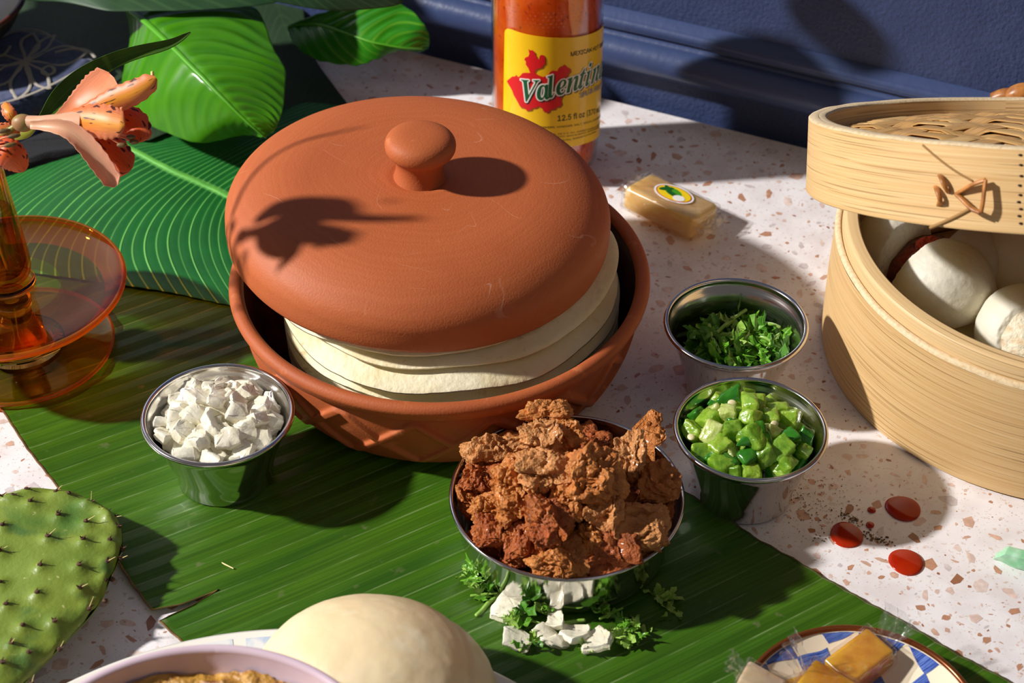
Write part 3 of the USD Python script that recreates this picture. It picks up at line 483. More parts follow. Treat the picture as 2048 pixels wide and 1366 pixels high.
part(LB_, 'printed_word_shade', wrapped(affinity.translate(outline, .0007, -.0008), .00040), inkk)
part(LB_, 'printed_word_outline', wrapped(outline, .00048), inkw)
part(LB_, 'printed_word', wrapped(wd, .00056), inkg, label='green slanted brand lettering')
def line(text, h, us, zs, off=.00026, bold=False, jit=0.0, mat=None, width=None, name='printed_text'):
    m = meshkit.text_mesh(text, h, depth=.00005, bold=bold); v = np.array(m.vertices); w0 = v[:, 0].max()
    L = us[-1] - us[0]; k = (width or L) / w0; f = CubicSpline(us, zs) if len(us) > 2 else (lambda q: np.interp(q, us, zs))
    u = us[0] + v[:, 0] * k; z = f(u) + v[:, 1] + (jit * np.sin(u * 2100) if jit else 0)
    return part(LB_, name, (bend(np.stack([u, z, v[:, 2]], 1), off), np.array(m.faces)), mat or inkk, smooth=False)
mm = lambda *a: np.array(a) / 1000
line('MEXICAN HOT SAUCE', .0026, mm(12.6, 19.5, 27.8, 34.1, 47), mm(89.0, 88.3, 86.6, 85.0, 81.0), bold=True, jit=.00025)
sal_u, sal_z = mm(19.0, 27.9, 34, 46), mm(60.2, 59.6, 58.0, 54.4)
line('SALSA PICANTE', .0032, sal_u + .0003, sal_z - .0003, off=.00058, bold=True)
line('SALSA PICANTE', .0032, sal_u, sal_z, off=.00064, bold=True, mat=M('grey_ink', lin(190, 180, 165), .5))
line('12.5 fl oz (370 mL)', .0036, mm(5.5, 14.3, 24.4, 37.3, 42), mm(47.9, 47.4, 45.6, 41.3, 39.4), bold=True)
line('PEPPERS, VINEGAR, SALT, SPICES, SODIUM BENZOATE', .0012, mm(-5, 8.6, 20.0, 40.1, 52), mm(43.2, 43.2, 41.6, 35.6, 31), name='small_printed_text')
line('S.A. DE C.V. AV. JUAREZ GUADALAJARA, JALISCO', .0010, mm(2, 8, 16.1, 40.7, 50), mm(38.9, 38.6, 37.6, 30.4, 27), name='small_printed_text')
line('MEXICO. MADE IN MEXICO. HECHO EN MEXICO', .0010, mm(4, 8.1, 22, 40.9), mm(37.1, 36.7, 34.6, 28.6), name='small_printed_text')
line('SHAKE WELL. REFRIGERATE AFTER OPENING', .0009, mm(6, 10.2, 29.2, 36), mm(34.3, 33.9, 30.9, 28.8), name='small_printed_text')
# ------------------------------------------------------------------ bamboo steamer
def bamboo(name, a, b, dark, su=5, sv=900, rough=.5, knot=True):
    n = {'tc': ('texture_coordinate', {}), 'mp': ('mapping', dict(scale=(su, sv, 1))), 'n0': ('noise_texture', dict(scale=1.0, detail=4.0, roughness=.6)), 'r0': ('map_range', dict(from_min=.34, from_max=.66, to_min=0.0, to_max=1.0, clamp=True)), 'm0': ('mix_color', dict(a=a, b=b)),
         'm1p': ('mapping', dict(scale=(su * 1.3, sv * .28, 1), location=(3, 7, 0))), 'n1': ('noise_texture', dict(scale=1.0, detail=2.0)), 'r1': ('map_range', dict(from_min=.58, from_max=.72, to_min=0.0, to_max=.55, clamp=True)), 'm1': ('mix_color', dict(b=dark)),
         'n2p': ('mapping', dict(scale=(su * 2, sv * 1.3, 1), location=(9, 1, 0))), 'n2': ('noise_texture', dict(scale=1.0, detail=1.0)), 'r2': ('map_range', dict(from_min=.63, from_max=.67, to_min=0.0, to_max=.6, clamp=True)), 'm2': ('mix_color', dict(b=tuple(x * .5 for x in dark))),
         'b': ('bump', dict(distance=.00018)), 'p': ('principled_bsdf', dict(roughness=rough, specular_ior_level=.4))}
    l = [('tc.UV', 'mp.vector'), ('mp.vector', 'n0.vector'), ('n0.fac', 'r0.value'), ('r0.result', 'm0.fac'), ('tc.UV', 'm1p.vector'), ('m1p.vector', 'n1.vector'), ('n1.fac', 'r1.value'), ('r1.result', 'm1.fac'), ('m0.result', 'm1.a'), ('tc.UV', 'n2p.vector'), ('n2p.vector', 'n2.vector'), ('n2.fac', 'r2.value'), ('r2.result', 'm2.fac'), ('m1.result', 'm2.a'), ('m2.result', 'p.base_color'), ('n0.fac', 'b.height'), ('b.normal', 'p.normal')]
    return usdkit.material(stage, '/World/Looks/' + name, n, l, surface='p.BSDF')
bam = bamboo('bamboo_wall', (.63, .39, .160), (.73, .51, .25), (.48, .25, .075))
bam_in = bamboo('bamboo_inner', (.66, .44, .20), (.74, .54, .29), (.50, .28, .10), su=4, sv=700)
bam_end = M('bamboo_cut_edge', (.74, .58, .36), .65, mottle=(500, (.60, .44, .24), .45, .72), bump=(700, .00015, 3))
SC, SR, SH = np.array([.2816, .7469, 0.0]), .119, .0683
st = thing('bamboo_steamer', 'round bamboo steamer basket with its lid pushed back, holding white buns', 'steamer basket', SC)
part(st, 'outer_hoop', rev([[(SR - .0040, .001), (SR - .001, .0005)], [(SR - .001, .0005), (SR, .0015), (SR + .0004, .034), (SR, SH - .002)]], 260, SC), bam, smooth=True)
part(st, 'hoop_edge', rev([[(SR, SH - .002), (SR - .0004, SH - .0006), (SR - .0012, SH), (SR - .0026, SH + .0002), (SR - .0032, SH - .0006)]], 260, SC, disp=lambda r, z, th: (r + .0002 * np.sin(th * 7), z + .00012 * np.sin(th * 19))), bam_end, smooth=True, label='pale cut edge of the outer hoop')
part(st, 'inner_hoop', rev([[(SR - .0032, SH - .003), (SR - .0034, SH + .0058), (SR - .0040, SH + .0074), (SR - .0052, SH + .0082), (SR - .0098, SH + .0086), (SR - .0108, SH + .0082), (SR - .0112, SH + .0072)], [(SR - .0112, SH + .0072), (SR - .0114, .02), (SR - .0114, .003)]], 260, SC), bam_in, smooth=True, label='thin inner hoop standing above the outer one')
slat_m = bamboo('bamboo_slat', (.36, .155, .045), (.50, .26, .09), (.22, .08, .02), su=8, sv=300)
def slat(y, w, z=.0215, a=math.radians(17)):
    h = math.sqrt(max(1e-6, (SR - .0125) ** 2 - y * y)); G = np.array([[[x, y + t * w / 2, z + .0012 * (1 - t * t) + .0006 * math.sin(x * 40 + y * 90)] for t in np.linspace(-1, 1, 7)] for x in np.linspace(-h, h, 24)])
    v, f, uv = sheet(G, .003, np.stack(np.meshgrid(np.linspace(0, 2 * h, 24), np.linspace(0, w, 7) + y, indexing='ij'), -1)); return v @ rotz(a).T + SC, f, uv
for k, y in enumerate(np.arange(-.098, .099, .0215)): part(st, 'floor_slat', slat(y, .0198), slat_m, smooth=40)
# lid
SN = np.array([.0029, .4896, 0]); SN = np.array([.0029, .5116, 1.0]); SN /= np.linalg.norm(SN)
LCt = np.array([.2562, .7264, .1548]); LR, LH = .118, .0356; fx = np.array([1, 0, 0]) - SN * SN[0]; fx /= np.linalg.norm(fx); FS = np.stack([fx, np.cross(SN, fx), SN], 1)
LO = LCt - SN * LH
sl = thing('steamer_lid', 'woven bamboo steamer lid tipped back over the basket of buns', 'lid', LO)
pl = lambda m: place(m, FS, LO)
part(sl, 'hoop', pl(rev([[(LR - .008, 0), (LR - .001, 0)], [(LR - .001, 0), (LR, .001), (LR, LH - .001)]], 260)), bam, smooth=True)
part(sl, 'hoop_edge', pl(rev([[(LR, LH - .001), (LR - .001, LH), (LR - .0042, LH + .0002), (LR - .0046, LH - .0003), (LR - .0050, LH + .0001), (LR - .0078, LH), (LR - .0085, LH - .001)]], 260, disp=lambda r, z, th: (r, z + .00012 * np.sin(th * 17 + 2 * np.sin(5 * th))))), bam_end, smooth=True, label='pale cut edge of the lid')
part(sl, 'inner_hoop', pl(rev([[(LR - .0085, LH - .001), (LR - .0088, LH - .004), (LR - .0088, .001)]], 260)), bam_in, smooth=True)
weave_m = [bamboo(f'woven_bamboo_{k}', a, b, d, su=18, sv=500, rough=.42) for k, a, b, d in (('pale', (.58, .34, .12), (.66, .43, .18), (.44, .22, .07)), ('tan', (.50, .265, .08), (.58, .35, .13), (.36, .17, .05)), ('brown', (.47, .25, .08), (.56, .33, .13), (.34, .16, .05)))]
PW = .0122; RW = LR - .0092; rngb = np.random.default_rng(4)
def strip(i, d, ang):
    off = i * PW; h = math.sqrt(max(0, RW * RW - off * off))
    if h < .012: return None
    x = np.arange(-h, h + 1e-6, .0014); q = x / PW; j = np.floor(q + .5)
    over = lambda jj: np.where(np.mod(jj + i * (1 if d == 0 else 1), 4) < 2, 1.0, -1.0) * (1 if d == 0 else -1)
    fr = q - j; sm = np.clip((np.abs(fr) - .25) / .5, 0, .5); lvl = over(j) * (1 - sm) + over(j + np.sign(fr)) * sm
    r2 = x * x + off * off; zb = LH - .0098 + .0100 * (1 - r2 / RW ** 2)
    G = np.array([[[x[k], off + t * PW * .475, zb[k] + .00085 * lvl[k] + .0004 * (1 - t * t)] for t in np.linspace(-1, 1, 5)] for k in range(len(x))])
    uv = np.stack(np.meshgrid(x, np.linspace(0, PW, 5) + i * .31, indexing='ij'), -1)
    v, f, uv = sheet(G, .0007, uv); return v @ rotz(ang).T, f, uv
for d, ang in ((0, math.radians(28)), (1, math.radians(118))):
    for i in range(-9, 10):
        m = strip(i, d, ang)
        if m: part(sl, 'woven_strip', pl(m), weave_m[rngb.choice(3, p=[.4, .4, .2])], smooth=True)
part(sl, 'under_mat', pl(rev([[(RW, LH - .0130), (RW * .7, LH - .0082), (0, LH - .0034)]], 120)), slat_m, smooth=True)
def on_lid(px, py, lift=0.0):     # point on the lid's outer wall
    d = FS.T @ ray(px, py); o = FS.T @ (EYE - LO); r = LR + lift
    a, b, c = d[0] ** 2 + d[1] ** 2, 2 * (o[0] * d[0] + o[1] * d[1]), o[0] ** 2 + o[1] ** 2 - r * r
    t = (-b - math.sqrt(b * b - 4 * a * c)) / (2 * a); return LO + FS @ (o + t * d)
cane = M('split_cane', lin(186, 122, 60), .38, mottle=(160, lin(140, 84, 36), .4, .65))
hole = M('dark_hole', lin(52, 28, 14), .8)
def cane_loop(pts, lifts, r=.0013):
    return tube([on_lid(x, y, l) for (x, y), l in zip(pts, lifts)], r, 8, 26, flat=.7)
tA = part(sl, 'cane_tie', cane_loop([(1880, 351), (1885, 360), (1890, 373), (1897, 385)], [-.001, .0022, .0026, -.001]), cane)
part(sl, 'cane_tie', cane_loop([(1872, 373), (1876, 384), (1880, 398), (1878, 411)], [-.001, .0022, .0026, -.001]), cane)
part(sl, 'cane_triangle', cane_loop([(1913, 388), (1930, 378), (1950, 367), (1971, 360)], [0, .0015, .003, .0035]), cane)
part(sl, 'cane_triangle', cane_loop([(1971, 360), (1968, 385), (1965, 410), (1962, 424)], [.0035, .0045, .005, .0045]), cane)
part(sl, 'cane_triangle', cane_loop([(1913, 388), (1928, 402), (1945, 418), (1962, 425)], [0, .0018, .003, .0045]), cane)
part(sl, 'seam_line', tube([on_lid(x, y, .0002) for x, y in [(1845, 290), (1880, 320), (1915, 345), (1945, 362)]], .00045, 6, 20), M('dark_seam_wood', lin(150, 112, 60), .7))  # thin darker brown line along the seam
part(sl, 'lap_edge', tube([on_lid(x, y, .0002) for x, y in [(1945, 415), (1910, 434), (1860, 456)]], .0008, 6, 20), M('dark_seam_wood', (0, 0, 0)))
for x, y in [(2041, 310), (2042, 330), (2043, 352), (2040, 371), (2041, 390), (2038, 404), (2042, 418), (2039, 432), (2042, 447)]:
    p = on_lid(x, y, .0); part(sl, 'stitch_hole', place((ico(1)[0] * [.0010, .0006, .0005], ico(1)[1]), FS, p), hole, smooth=True)
hc = LO + FS @ np.array([.001, -.006, LH - .003])
hd = np.array([math.cos(.2), math.sin(.2), 0])
part(sl, 'handle', tube([far(1985, 196, .985), far(2005, 188, .982), far(2030, 186, .98), far(2060, 178, .98), far(2110, 176, .985), far(2140, 190, .99)], [.0038, .0044], 10, 40, flat=.7), cane)
part(sl, 'handle_end', tube([far(2022, 192, .979), far(2034, 184, .976), far(2052, 180, .975)], [.0052, .0048], 10, 12, flat=.8), cane)
# steamed buns
dough = M('steamed_dough', (.84, .77, .60), .55, mottle=(40, (.80, .71, .50), .4, .7), bump=(320, .0004, 3), subsurface_weight=.35, subsurface_radius=(1.0, .75, .45), subsurface_scale=.006)
crumb = M('torn_dough', (.86, .74, .52), .75, mottle=(260, (.74, .52, .30), .45, .68), bump=(420, .0014, 4), subsurface_weight=.3, subsurface_radius=(1, .7, .4), subsurface_scale=.005)
fill = M('dark_red_bean_filling', (.10, .010, .004), .22, mottle=(160, (.26, .030, .008), .45, .7), bump=(400, .0012, 4))
liner = M('paper_liner', (.80, .76, .68), .6)
def bun(c, rx, ry, rz, seed, a=0.0, amp=.07, cut=None, flat=.25, sub=5):
    v, f = ico(sub); nz = meshkit.fbm(v * 1.7 + seed * 3.1, 4)[:, None] - .5; w = v * (1 + amp * 2 * nz)
    w[:, 2] = np.where(w[:, 2] < -flat, -flat + (w[:, 2] + flat) * .18, w[:, 2]); w *= [rx, ry, rz]
    if cut is not None:             # torn face: flatten beyond a plane, with a crumbly surface
        nrm, d = np.array(cut[0]) / np.linalg.norm(cut[0]), cut[1]; s = w @ nrm; k = s > d
        rough = .0016 * (meshkit.fbm(w * 520 + seed, 3) - .5); w[k] -= nrm * (s[k] - d - rough[k])[:, None] * .93
    return w @ rotz(a).T + np.array(c), f
def bun_at(px, py, z): return at(px, py, z)
zb = .0245
b1 = thing('steamed_bun', 'white steamed bun torn open on a dark red filling', 'bun', at(1850, 620, zb))
dirx = at(1900, 640, .04) - at(1790, 500, .04); dirx /= np.linalg.norm(dirx)
part(b1, 'large_half', bun(at(1884, 574, .043), .0270, .0262, .0245, 3, 0, .06, cut=((-.60, .80, .12), .0142)), dough, label='larger torn half of the bun')
part(b1, 'small_half', bun(at(1786, 500, .043), .0215, .0220, .0240, 5, 0, .07, cut=((.60, -.80, .12), .0086)), dough, label='smaller torn half of the bun')
part(b1, 'flap', bun(at(1950, 536, .040), .0190, .0250, .0225, 8, -.5, .05), dough, label='pale flap of dough behind the larger half')
part(b1, 'filling', bun(at(1838, 530, .040), .0205, .0105, .0155, 9, .64, .16), fill, label='dark red filling')
lin1 = at(1895, 610, zb); Gp = np.array([[[x, y, 0.0006 * math.sin(x * 300) + .0005 * math.cos(y * 260)] for y in np.linspace(-.033, .033, 9)] for x in np.linspace(-.034, .034, 9)])
single('paper_liner', 'square paper liner under the torn bun', 'paper liner', place(sheet(Gp, .0003), rotz(.5), lin1 + [0, .002, .0006])[:2], liner)
single('steamed_bun', 'whole white steamed bun in the shade under the lid at the right edge', 'bun', bun(at(2052, 520, .044), .0290, .0290, .0245, 12, 0, .05), dough, group=None)
single('paper_liner', 'square paper liner under the whole shaded bun', 'paper liner', place(sheet(Gp, .0003), rotz(.2), at(2050, 545, zb) + [0, .002, .0006])[:2], liner)
b3 = thing('steamed_bun', 'white steamed bun with a torn crumbly face at the right edge', 'bun', at(2030, 690, zb))
part(b3, 'crust', bun(at(2052, 668, .043), .0240, .0270, .0235, 15, .2, .05, cut=((-.1, -.85, .55), .0150)), dough)
part(b3, 'torn_face', bun(at(2056, 684, .043), .0205, .0215, .0200, 17, .2, .10), crumb, label='rough torn inside of the bun')
# ------------------------------------------------------------------ steel cups and bowl
def steel(name, rough, col=(.62, .61, .60), aniso=0.0):
    n = {'tc': ('texture_coordinate', {}), 'mp': ('mapping', dict(scale=(3, 1600, 1))), 'n0': ('noise_texture', dict(scale=1.0, detail=2.0)), 'b': ('bump', dict(distance=.000012)), 'mr': ('map_range', dict(from_min=.3, from_max=.7, to_min=rough * .75, to_max=rough * 1.3)),
         'p': ('principled_bsdf', dict(base_color=col, metallic=1.0, anisotropic=aniso))}
    l = [('tc.UV', 'mp.vector'), ('mp.vector', 'n0.vector'), ('n0.fac', 'b.height'), ('b.normal', 'p.normal'), ('n0.fac', 'mr.value'), ('mr.result', 'p.roughness')]
    return usdkit.material(stage, '/World/Looks/' + name, n, l, surface='p.BSDF')
steel_out, steel_in, steel_rim = steel('polished_steel', .085, (.66, .65, .64)), steel('brushed_steel', .17), steel('rolled_steel_rim', .14, (.64, .63, .63))
CUPH = .0424
def cup(px_c, label, r=.036, rb=.0228, H=CUPH, z0=.0006, name='steel_cup'):
    c = np.array([px_c[0], px_c[1], z0]); H = H - z0
    t = thing(name, label, 'cup', c)
    wall = [(0, .0008), (rb - .003, .0006), (rb - .0008, .0002), (rb, .0012), (rb + .0006, .006)] + [(rb + .0010 + (r * .872 - rb - .001) * q ** 1.05, .009 + (H - .017) * q) for q in np.linspace(0, 1, 14)]
    flare = [tuple(p) for p in spline([wall[-1], (r * .905, H - .0055), (r * .955, H - .0022), (r - .0016, H - .0004)], 12)]
    part(t, 'outside', rev(wall + flare[1:], 180, c), steel_out, smooth=True)
    part(t, 'rim', rev(arc(r - .0013, H - .0010, .0013, -120, 190, 14), 180, c), steel_rim, smooth=True, label='rolled steel rim')
    inside = [(r - .0022, H - .0003)] + [(x - .0006, z) for x, z in flare[::-1][1:]] + [(x - .0007, z) for x, z in wall[::-1][1:-4]] + [(rb - .003, .0016), (0, .0016)]
    part(t, 'inside', rev(inside, 180, c), steel_in, smooth=True)
    return c
cil_c = cup((.1112, .717), 'small stainless steel cup of chopped cilantro, behind the green chili cup')
jal_c = cup((.1108, .6397), 'small stainless steel cup of diced green chili next to the meat bowl')
oni_c = cup((-.1379, .6499), 'small stainless steel cup of diced white onion on the banana leaf', z0=.0020)
# the meat bowl: straight sides, thin rolled rim
MC, MR, MH = np.array([.0249, .6053, .0018]), .0538, .0315
mb = thing('steel_bowl', 'low straight-sided stainless steel bowl heaped with browned meat chunks', 'bowl', MC)
part(mb, 'outside', rev([(0, .0006), (.040, .0004), (.0440, .0008), (.0462, .0024), (.0474, .0055), (.0490, .0110), (.0512, MH - .002), (.0518, MH - .0006)], 200, MC), steel_out, smooth=True)
part(mb, 'rim', rev(arc(.0526, MH - .0006, .0009, -100, 200, 12), 200, MC), steel_rim, smooth=True, label='thin rolled rim')
part(mb, 'inside', rev([(.0519, MH - .0002), (.0508, MH - .003), (.0484, .011), (.0468, .006), (.0440, .0022), (.02, .0016), (0, .0016)], 200, MC), steel_in, smooth=True)

def inside_of(v, c, prof, top):
    """Presses what would poke through a cup's wall flat against its inside."""
    d = v[:, :2] - np.array(c[:2]); r = np.linalg.norm(d, axis=1); z = v[:, 2] - c[2]; lim = np.interp(z, [p[1] for p in prof], [p[0] for p in prof]) - .0007
    k = (r > lim) & (z < top); v = v.copy(); v[k, :2] = np.array(c[:2]) + d[k] * (lim[k] / r[k])[:, None]; v[:, 2] = np.maximum(v[:, 2], c[2] + .0022); return v
CUP_IN = [(.0218, .002), (.0236, .0075), (.0240, .009), (.0303, .0330), (.0318, .0362), (.0340, .0395), (.0345, .0414)]
BOWL_IN = [(.0440, .0022), (.0468, .006), (.0484, .011), (.0508, .0285), (.0519, .0313)]

# ------------------------------------------------------------------ diced onion
onion = M('white_onion', (.95, .89, .68), .26, mottle=(90, (.93, .84, .58), .4, .65), layers=[(60, (.78, .78, .52), .58, .74, 2)], bump=(380, .0004, 2), subsurface_weight=.30, subsurface_radius=(1.0, .85, .6), subsurface_scale=.007, specular_ior_level=.55)
def onion_piece(g, L, W, T, curve=.25):
    """A bent slab with an uneven outline, as one layer of onion is cut."""
    k = g.integers(5, 8); a = np.sort(np.linspace(0, 2 * np.pi, k, endpoint=False) + g.uniform(-.32, .32, k)); rr = g.uniform(.72, 1.12, k)
    p = Polygon(np.stack([rr * np.cos(a) * L / 2, rr * np.sin(a) * W / 2], 1)).buffer(.0005).buffer(-.0001)
    v, f = extr(p, T, -T / 2); v, f = fine(v, f, (.0022) * 1.5)
    v[:, :2] *= (1 + .10 * np.where(v[:, 2] > 0, 1, -1) * g.uniform(-1, 1))[:, None]
    m_ = trimesh.Trimesh(v, f, process=True); m_.merge_vertices(); trimesh.smoothing.filter_laplacian(m_, iterations=1); v, f = np.array(m_.vertices) * [1.06, 1.06, 1.25], np.array(m_.faces)
    v = v + .0011 * (np.stack([meshkit.fbm(v * 420 + g.uniform(0, 50), 3) for _ in range(3)], 1) - .5) * 1.6
    kx = curve * g.uniform(.3, 1.5) / L; v[:, 2] += kx * (v[:, 0] ** 2) * g.choice([-1, 1]) + kx * .4 * v[:, 1] ** 2
    return v, f
HOURS = ['twelve', 'one', 'two', 'three', 'four', 'five', 'six', 'seven', 'eight', 'nine', 'ten', 'eleven']
def heap(c, zt, rad, g, tilt, dome, what, low=26, jit=1.0):
    """Spots for pieces heaped in a cup: buried ones first, then rings of pieces on the domed top, each named by its hour (twelve o'clock is farthest from the viewer)."""
    out = []
    def spot(r, a, dz):
        z_ = zt + dome * (1 - (r / rad) ** 2) + dz - c[2]; r = min(r, .0242 + .27 * max(z_ - .009, 0) - .0050); return np.array([c[0] + r * math.sin(a), c[1] + r * math.cos(a), zt + dome * (1 - (r / rad) ** 2) + dz + g.uniform(-.0010, .0010) * jit])
    turn = lambda: (g.uniform(0, 2 * np.pi), g.uniform(-tilt, tilt), g.uniform(-tilt, tilt))
    for dz in (-.0085, -.0042):
        for i in range(low): out.append((spot(rad * .98 * math.sqrt((i + .5) / low), i * 2.39996 + dz * 900, dz), *turn(), f'{what}, buried under the top layer'))
    for k, fr, place_ in ((12, .97, 'at the steel wall'), (12, .70, 'one row in from the wall'), (6, .40, 'near the middle')):
        for i in range(k):
            h = i * 12 // k; out.append((spot(rad * fr + g.uniform(-.0006, .0006), (h + (.5 if fr == .70 else 0)) * np.pi / 6 + g.uniform(-.10, .10), 0.0), *turn(), f"{what}, {place_}, at {'half past ' if fr == .70 else ''}{HOURS[h]}" + ('' if fr == .70 else " o'clock")))
    out.append((spot(.001, 0, .0008), *turn(), f'{what}, at the crown of the heap')); return out
g = np.random.default_rng(21)
for P_, a, b, d, lb in heap(oni_c, .0362, .0265, g, .85, .0105, 'diced onion in the left cup'):
    v, f = onion_piece(g, g.uniform(.0105, .0155), g.uniform(.0085, .0120), g.uniform(.0034, .0052))
    single('diced_onion', lb, 'onion piece', (inside_of(v @ (rotz(a) @ rotx(b) @ roty(d)).T + P_, oni_c, CUP_IN, .0414), f), onion, smooth=True, group='diced onion in the steel cup')
loose = [(1013, 1215, .0145, .0115, .5, 'largest loose onion piece, pointed, left of the others by the meat bowl'), (1035, 1279, .0105, .0125, 1.3, 'squarish loose onion piece nearest the pale dough dome'), (1090, 1266, .0110, .0098, .4, 'ridged loose onion piece left of the middle of the row'), (1115, 1283, .0105, .0050, -.2, 'thin slice of onion lying under the middle loose pieces'), (1147, 1271, .0115, .0108, .9, 'loose onion piece between the ridged one and the roundest one'), (1193, 1283, .0140, .0150, .2, 'broadest loose onion piece, at the right end of the row'), (1113, 1245, .0060, .0085, .1, 'small upright sliver of onion close to the meat bowl')]
for px, py, L, W, a, lb in loose:
    v, f = onion_piece(g, L * 1.18, W * 1.18, .0024, .5); p = at(px, py, .0050)
    single('loose_onion', lb, 'onion piece', (v @ (rotz(a) @ rotx(g.uniform(-.25, .35)) @ roty(g.uniform(-.3, .3))).T + p, f), onion, smooth=True, group='onion pieces dropped by the meat bowl')

# ------------------------------------------------------------------ diced green chili
flesh = [M(f'chili_flesh_{k}', a, .28, mottle=(200, b, .38, .65), bump=(500, .0005, 3), subsurface_weight=.3, subsurface_radius=(.7, 1.0, .25), subsurface_scale=.003, specular_ior_level=.6) for k, a, b in (('green', (.17, .33, .018), (.32, .47, .05)), ('pale', (.38, .50, .10), (.54, .61, .22)), ('mid', (.10, .24, .012), (.22, .39, .03)))]
skin = M('chili_skin', (.020, .135, .008), .16, mottle=(120, (.040, .20, .012), .4, .66), specular_ior_level=.6)
seedm = M('chili_seed', (.80, .68, .38), .4, subsurface_weight=.2, subsurface_radius=(1, .8, .4), subsurface_scale=.002)
def die(g, s):
    p = (np.array(np.meshgrid([-1, 1], [-1, 1], [-1, 1])).reshape(3, -1).T * .5 * s * g.uniform(.75, 1.2, 3)) * g.uniform(.74, 1.08, (8, 1)) + g.normal(0, .05 * s, (8, 3))
    v, f = hull(p); v, f = fine(v, f, (s * .22) * 1.5)
    m = trimesh.Trimesh(v, f); trimesh.smoothing.filter_laplacian(m, iterations=2); v = np.array(m.vertices)
    return v + .0017 * (np.stack([meshkit.fbm(v * 420 + 9 * q + g.uniform(0, 40), 3) for q in range(3)], 1) - .5), np.array(m.faces)
for P_, a, b, d, lb in heap(jal_c, .0362, .0268, g, .9, .0100, 'diced green chili'):
    s = g.uniform(.0075, .0108); v, f = die(g, s); R = euler(g); t = thing('diced_chili', lb, 'chili dice', P_, group='diced chili in the steel cup')
    part(t, 'flesh', (inside_of(v @ R.T + P_, jal_c, CUP_IN, .0414), f), flesh[g.choice(3, p=[.5, .2, .3])], smooth=40)
    if g.uniform() < .62:               # a face of dark skin
        k = v[:, 2] < np.quantile(v[:, 2], .45); w = v.copy(); w[:, :2] *= 1.03; w[:, 2] = np.where(k, v[:, 2] * 1.04, np.quantile(v[:, 2], .45)); ff = f[k[f].all(1)]
        if len(ff): w, ff = w[np.unique(ff)], np.searchsorted(np.unique(ff), ff)
        if len(ff): part(t, 'skin', (inside_of(w @ R.T + P_, jal_c, CUP_IN, .0414), ff), skin, smooth=True)
bigskin = [(1474, 888), (1490, 880), (1508, 873), (1528, 866), (1548, 864)]
Gs = np.array([[at(x, y, .046) + np.array([.0006 * t, .0052 * t * w, .0028 * (1 - t * t) * w]) for t in np.linspace(-1, 1, 9)] for (x, y), w in zip(spline(bigskin, 14), np.sin(np.linspace(.12, 3.0, 14)) ** .7)])
single('chili_skin_strip', 'long glossy curl of green chili skin on top of the diced chili', 'chili skin', sheet(Gs, .0007)[:2], skin)
for k, (px, py, z, lb) in enumerate([(1464, 806, .0465, 'pale seed high on the heap of diced chili'), (1443, 822, .0455, 'browned seed on the heap of diced chili, left of the top'), (1382, 874, .0405, 'round seed against the left wall of the chili cup'), (1519, 850, .047, 'small seed above the curl of chili skin'), (1549, 848, .046, 'torn yellow seed cluster right of the curl of skin'), (1520, 907, .042, 'seed in the dark gap below the curl of skin')]):
    v, f = ico(2); v = v * [.0021, .0017, .0009]; single('chili_seed', lb, 'seed', (v @ (rotz(k * .9) @ rotx(.5 - .3 * k)).T + at(px, py, z), f), seedm, group='seeds in the chili cup')

# ------------------------------------------------------------------ cilantro
def herb_mat(name, a, b): return M(name, a, .36, mottle=(300, b, .4, .66), specular_ior_level=.5)
herb = [herb_mat('cilantro_leaf', (.095, .28, .014), (.16, .37, .03)), herb_mat('cilantro_leaf_dark', (.050, .18, .011), (.085, .24, .018)), herb_mat('cilantro_leaf_pale', (.22, .40, .05), (.34, .50, .11))]
stemm = M('cilantro_stem', (.20, .40, .045), .36, mottle=(200, (.34, .50, .12), .4, .66))
def leaflet(g, L):
    """A jagged, folded scrap of leaf."""
    n = 26; a = np.linspace(0, 2 * np.pi, n, endpoint=False); lob = 1 + .36 * np.cos(3 * a + g.uniform(0, 6)) + .24 * np.cos(8 * a + g.uniform(0, 6)) + g.uniform(-.16, .16, n)
    R = L / 2 * lob; rr = np.linspace(0, 1, 5)[1:]; el = g.uniform(.5, .9)
    ring = np.array([[r * R * np.cos(a), r * R * np.sin(a) * el, 0 * a] for r in rr]).transpose(0, 2, 1).reshape(-1, 3); v = np.vstack([[[0, 0, 0]], ring])
    f = [[0, 1 + i, 1 + (i + 1) % n] for i in range(n)] + [q for k in range(3) for i in range(n) for q in ([1 + k * n + i, 1 + (k + 1) * n + i, 1 + (k + 1) * n + (i + 1) % n], [1 + k * n + i, 1 + (k + 1) * n + (i + 1) % n, 1 + k * n + (i + 1) % n])]
    q = g.uniform(0, np.pi); u = v[:, 0] * math.cos(q) + v[:, 1] * math.sin(q); v[:, 2] += g.uniform(.4, 1.1) * np.abs(u) + .0009 * np.sin(u * 1500 + g.uniform(0, 6)) + .001 * (meshkit.fbm(v * 350 + g.uniform(0, 50), 2) - .5) * 2
    m = len(v); f = np.array(f); return np.vstack([v, v - [0, 0, .00018]]), np.vstack([f, f[:, ::-1] + m])
for P_, a, b, d, lb in heap(cil_c, .0262, .0245, g, 1.0, .0055, 'chopped cilantro scrap', low=34, jit=1.8):
    v, f = leaflet(g, g.uniform(.0085, .0155)); P_ = P_ + [.0015, -.002, 0]
    single('chopped_cilantro', lb, 'cilantro', (inside_of(v @ (rotz(a) @ rotx(b) @ roty(d)).T + P_, cil_c, CUP_IN, .0414), f), herb[g.choice(3, p=[.62, .26, .12])], smooth=30, group='chopped cilantro leaves in the steel cup')
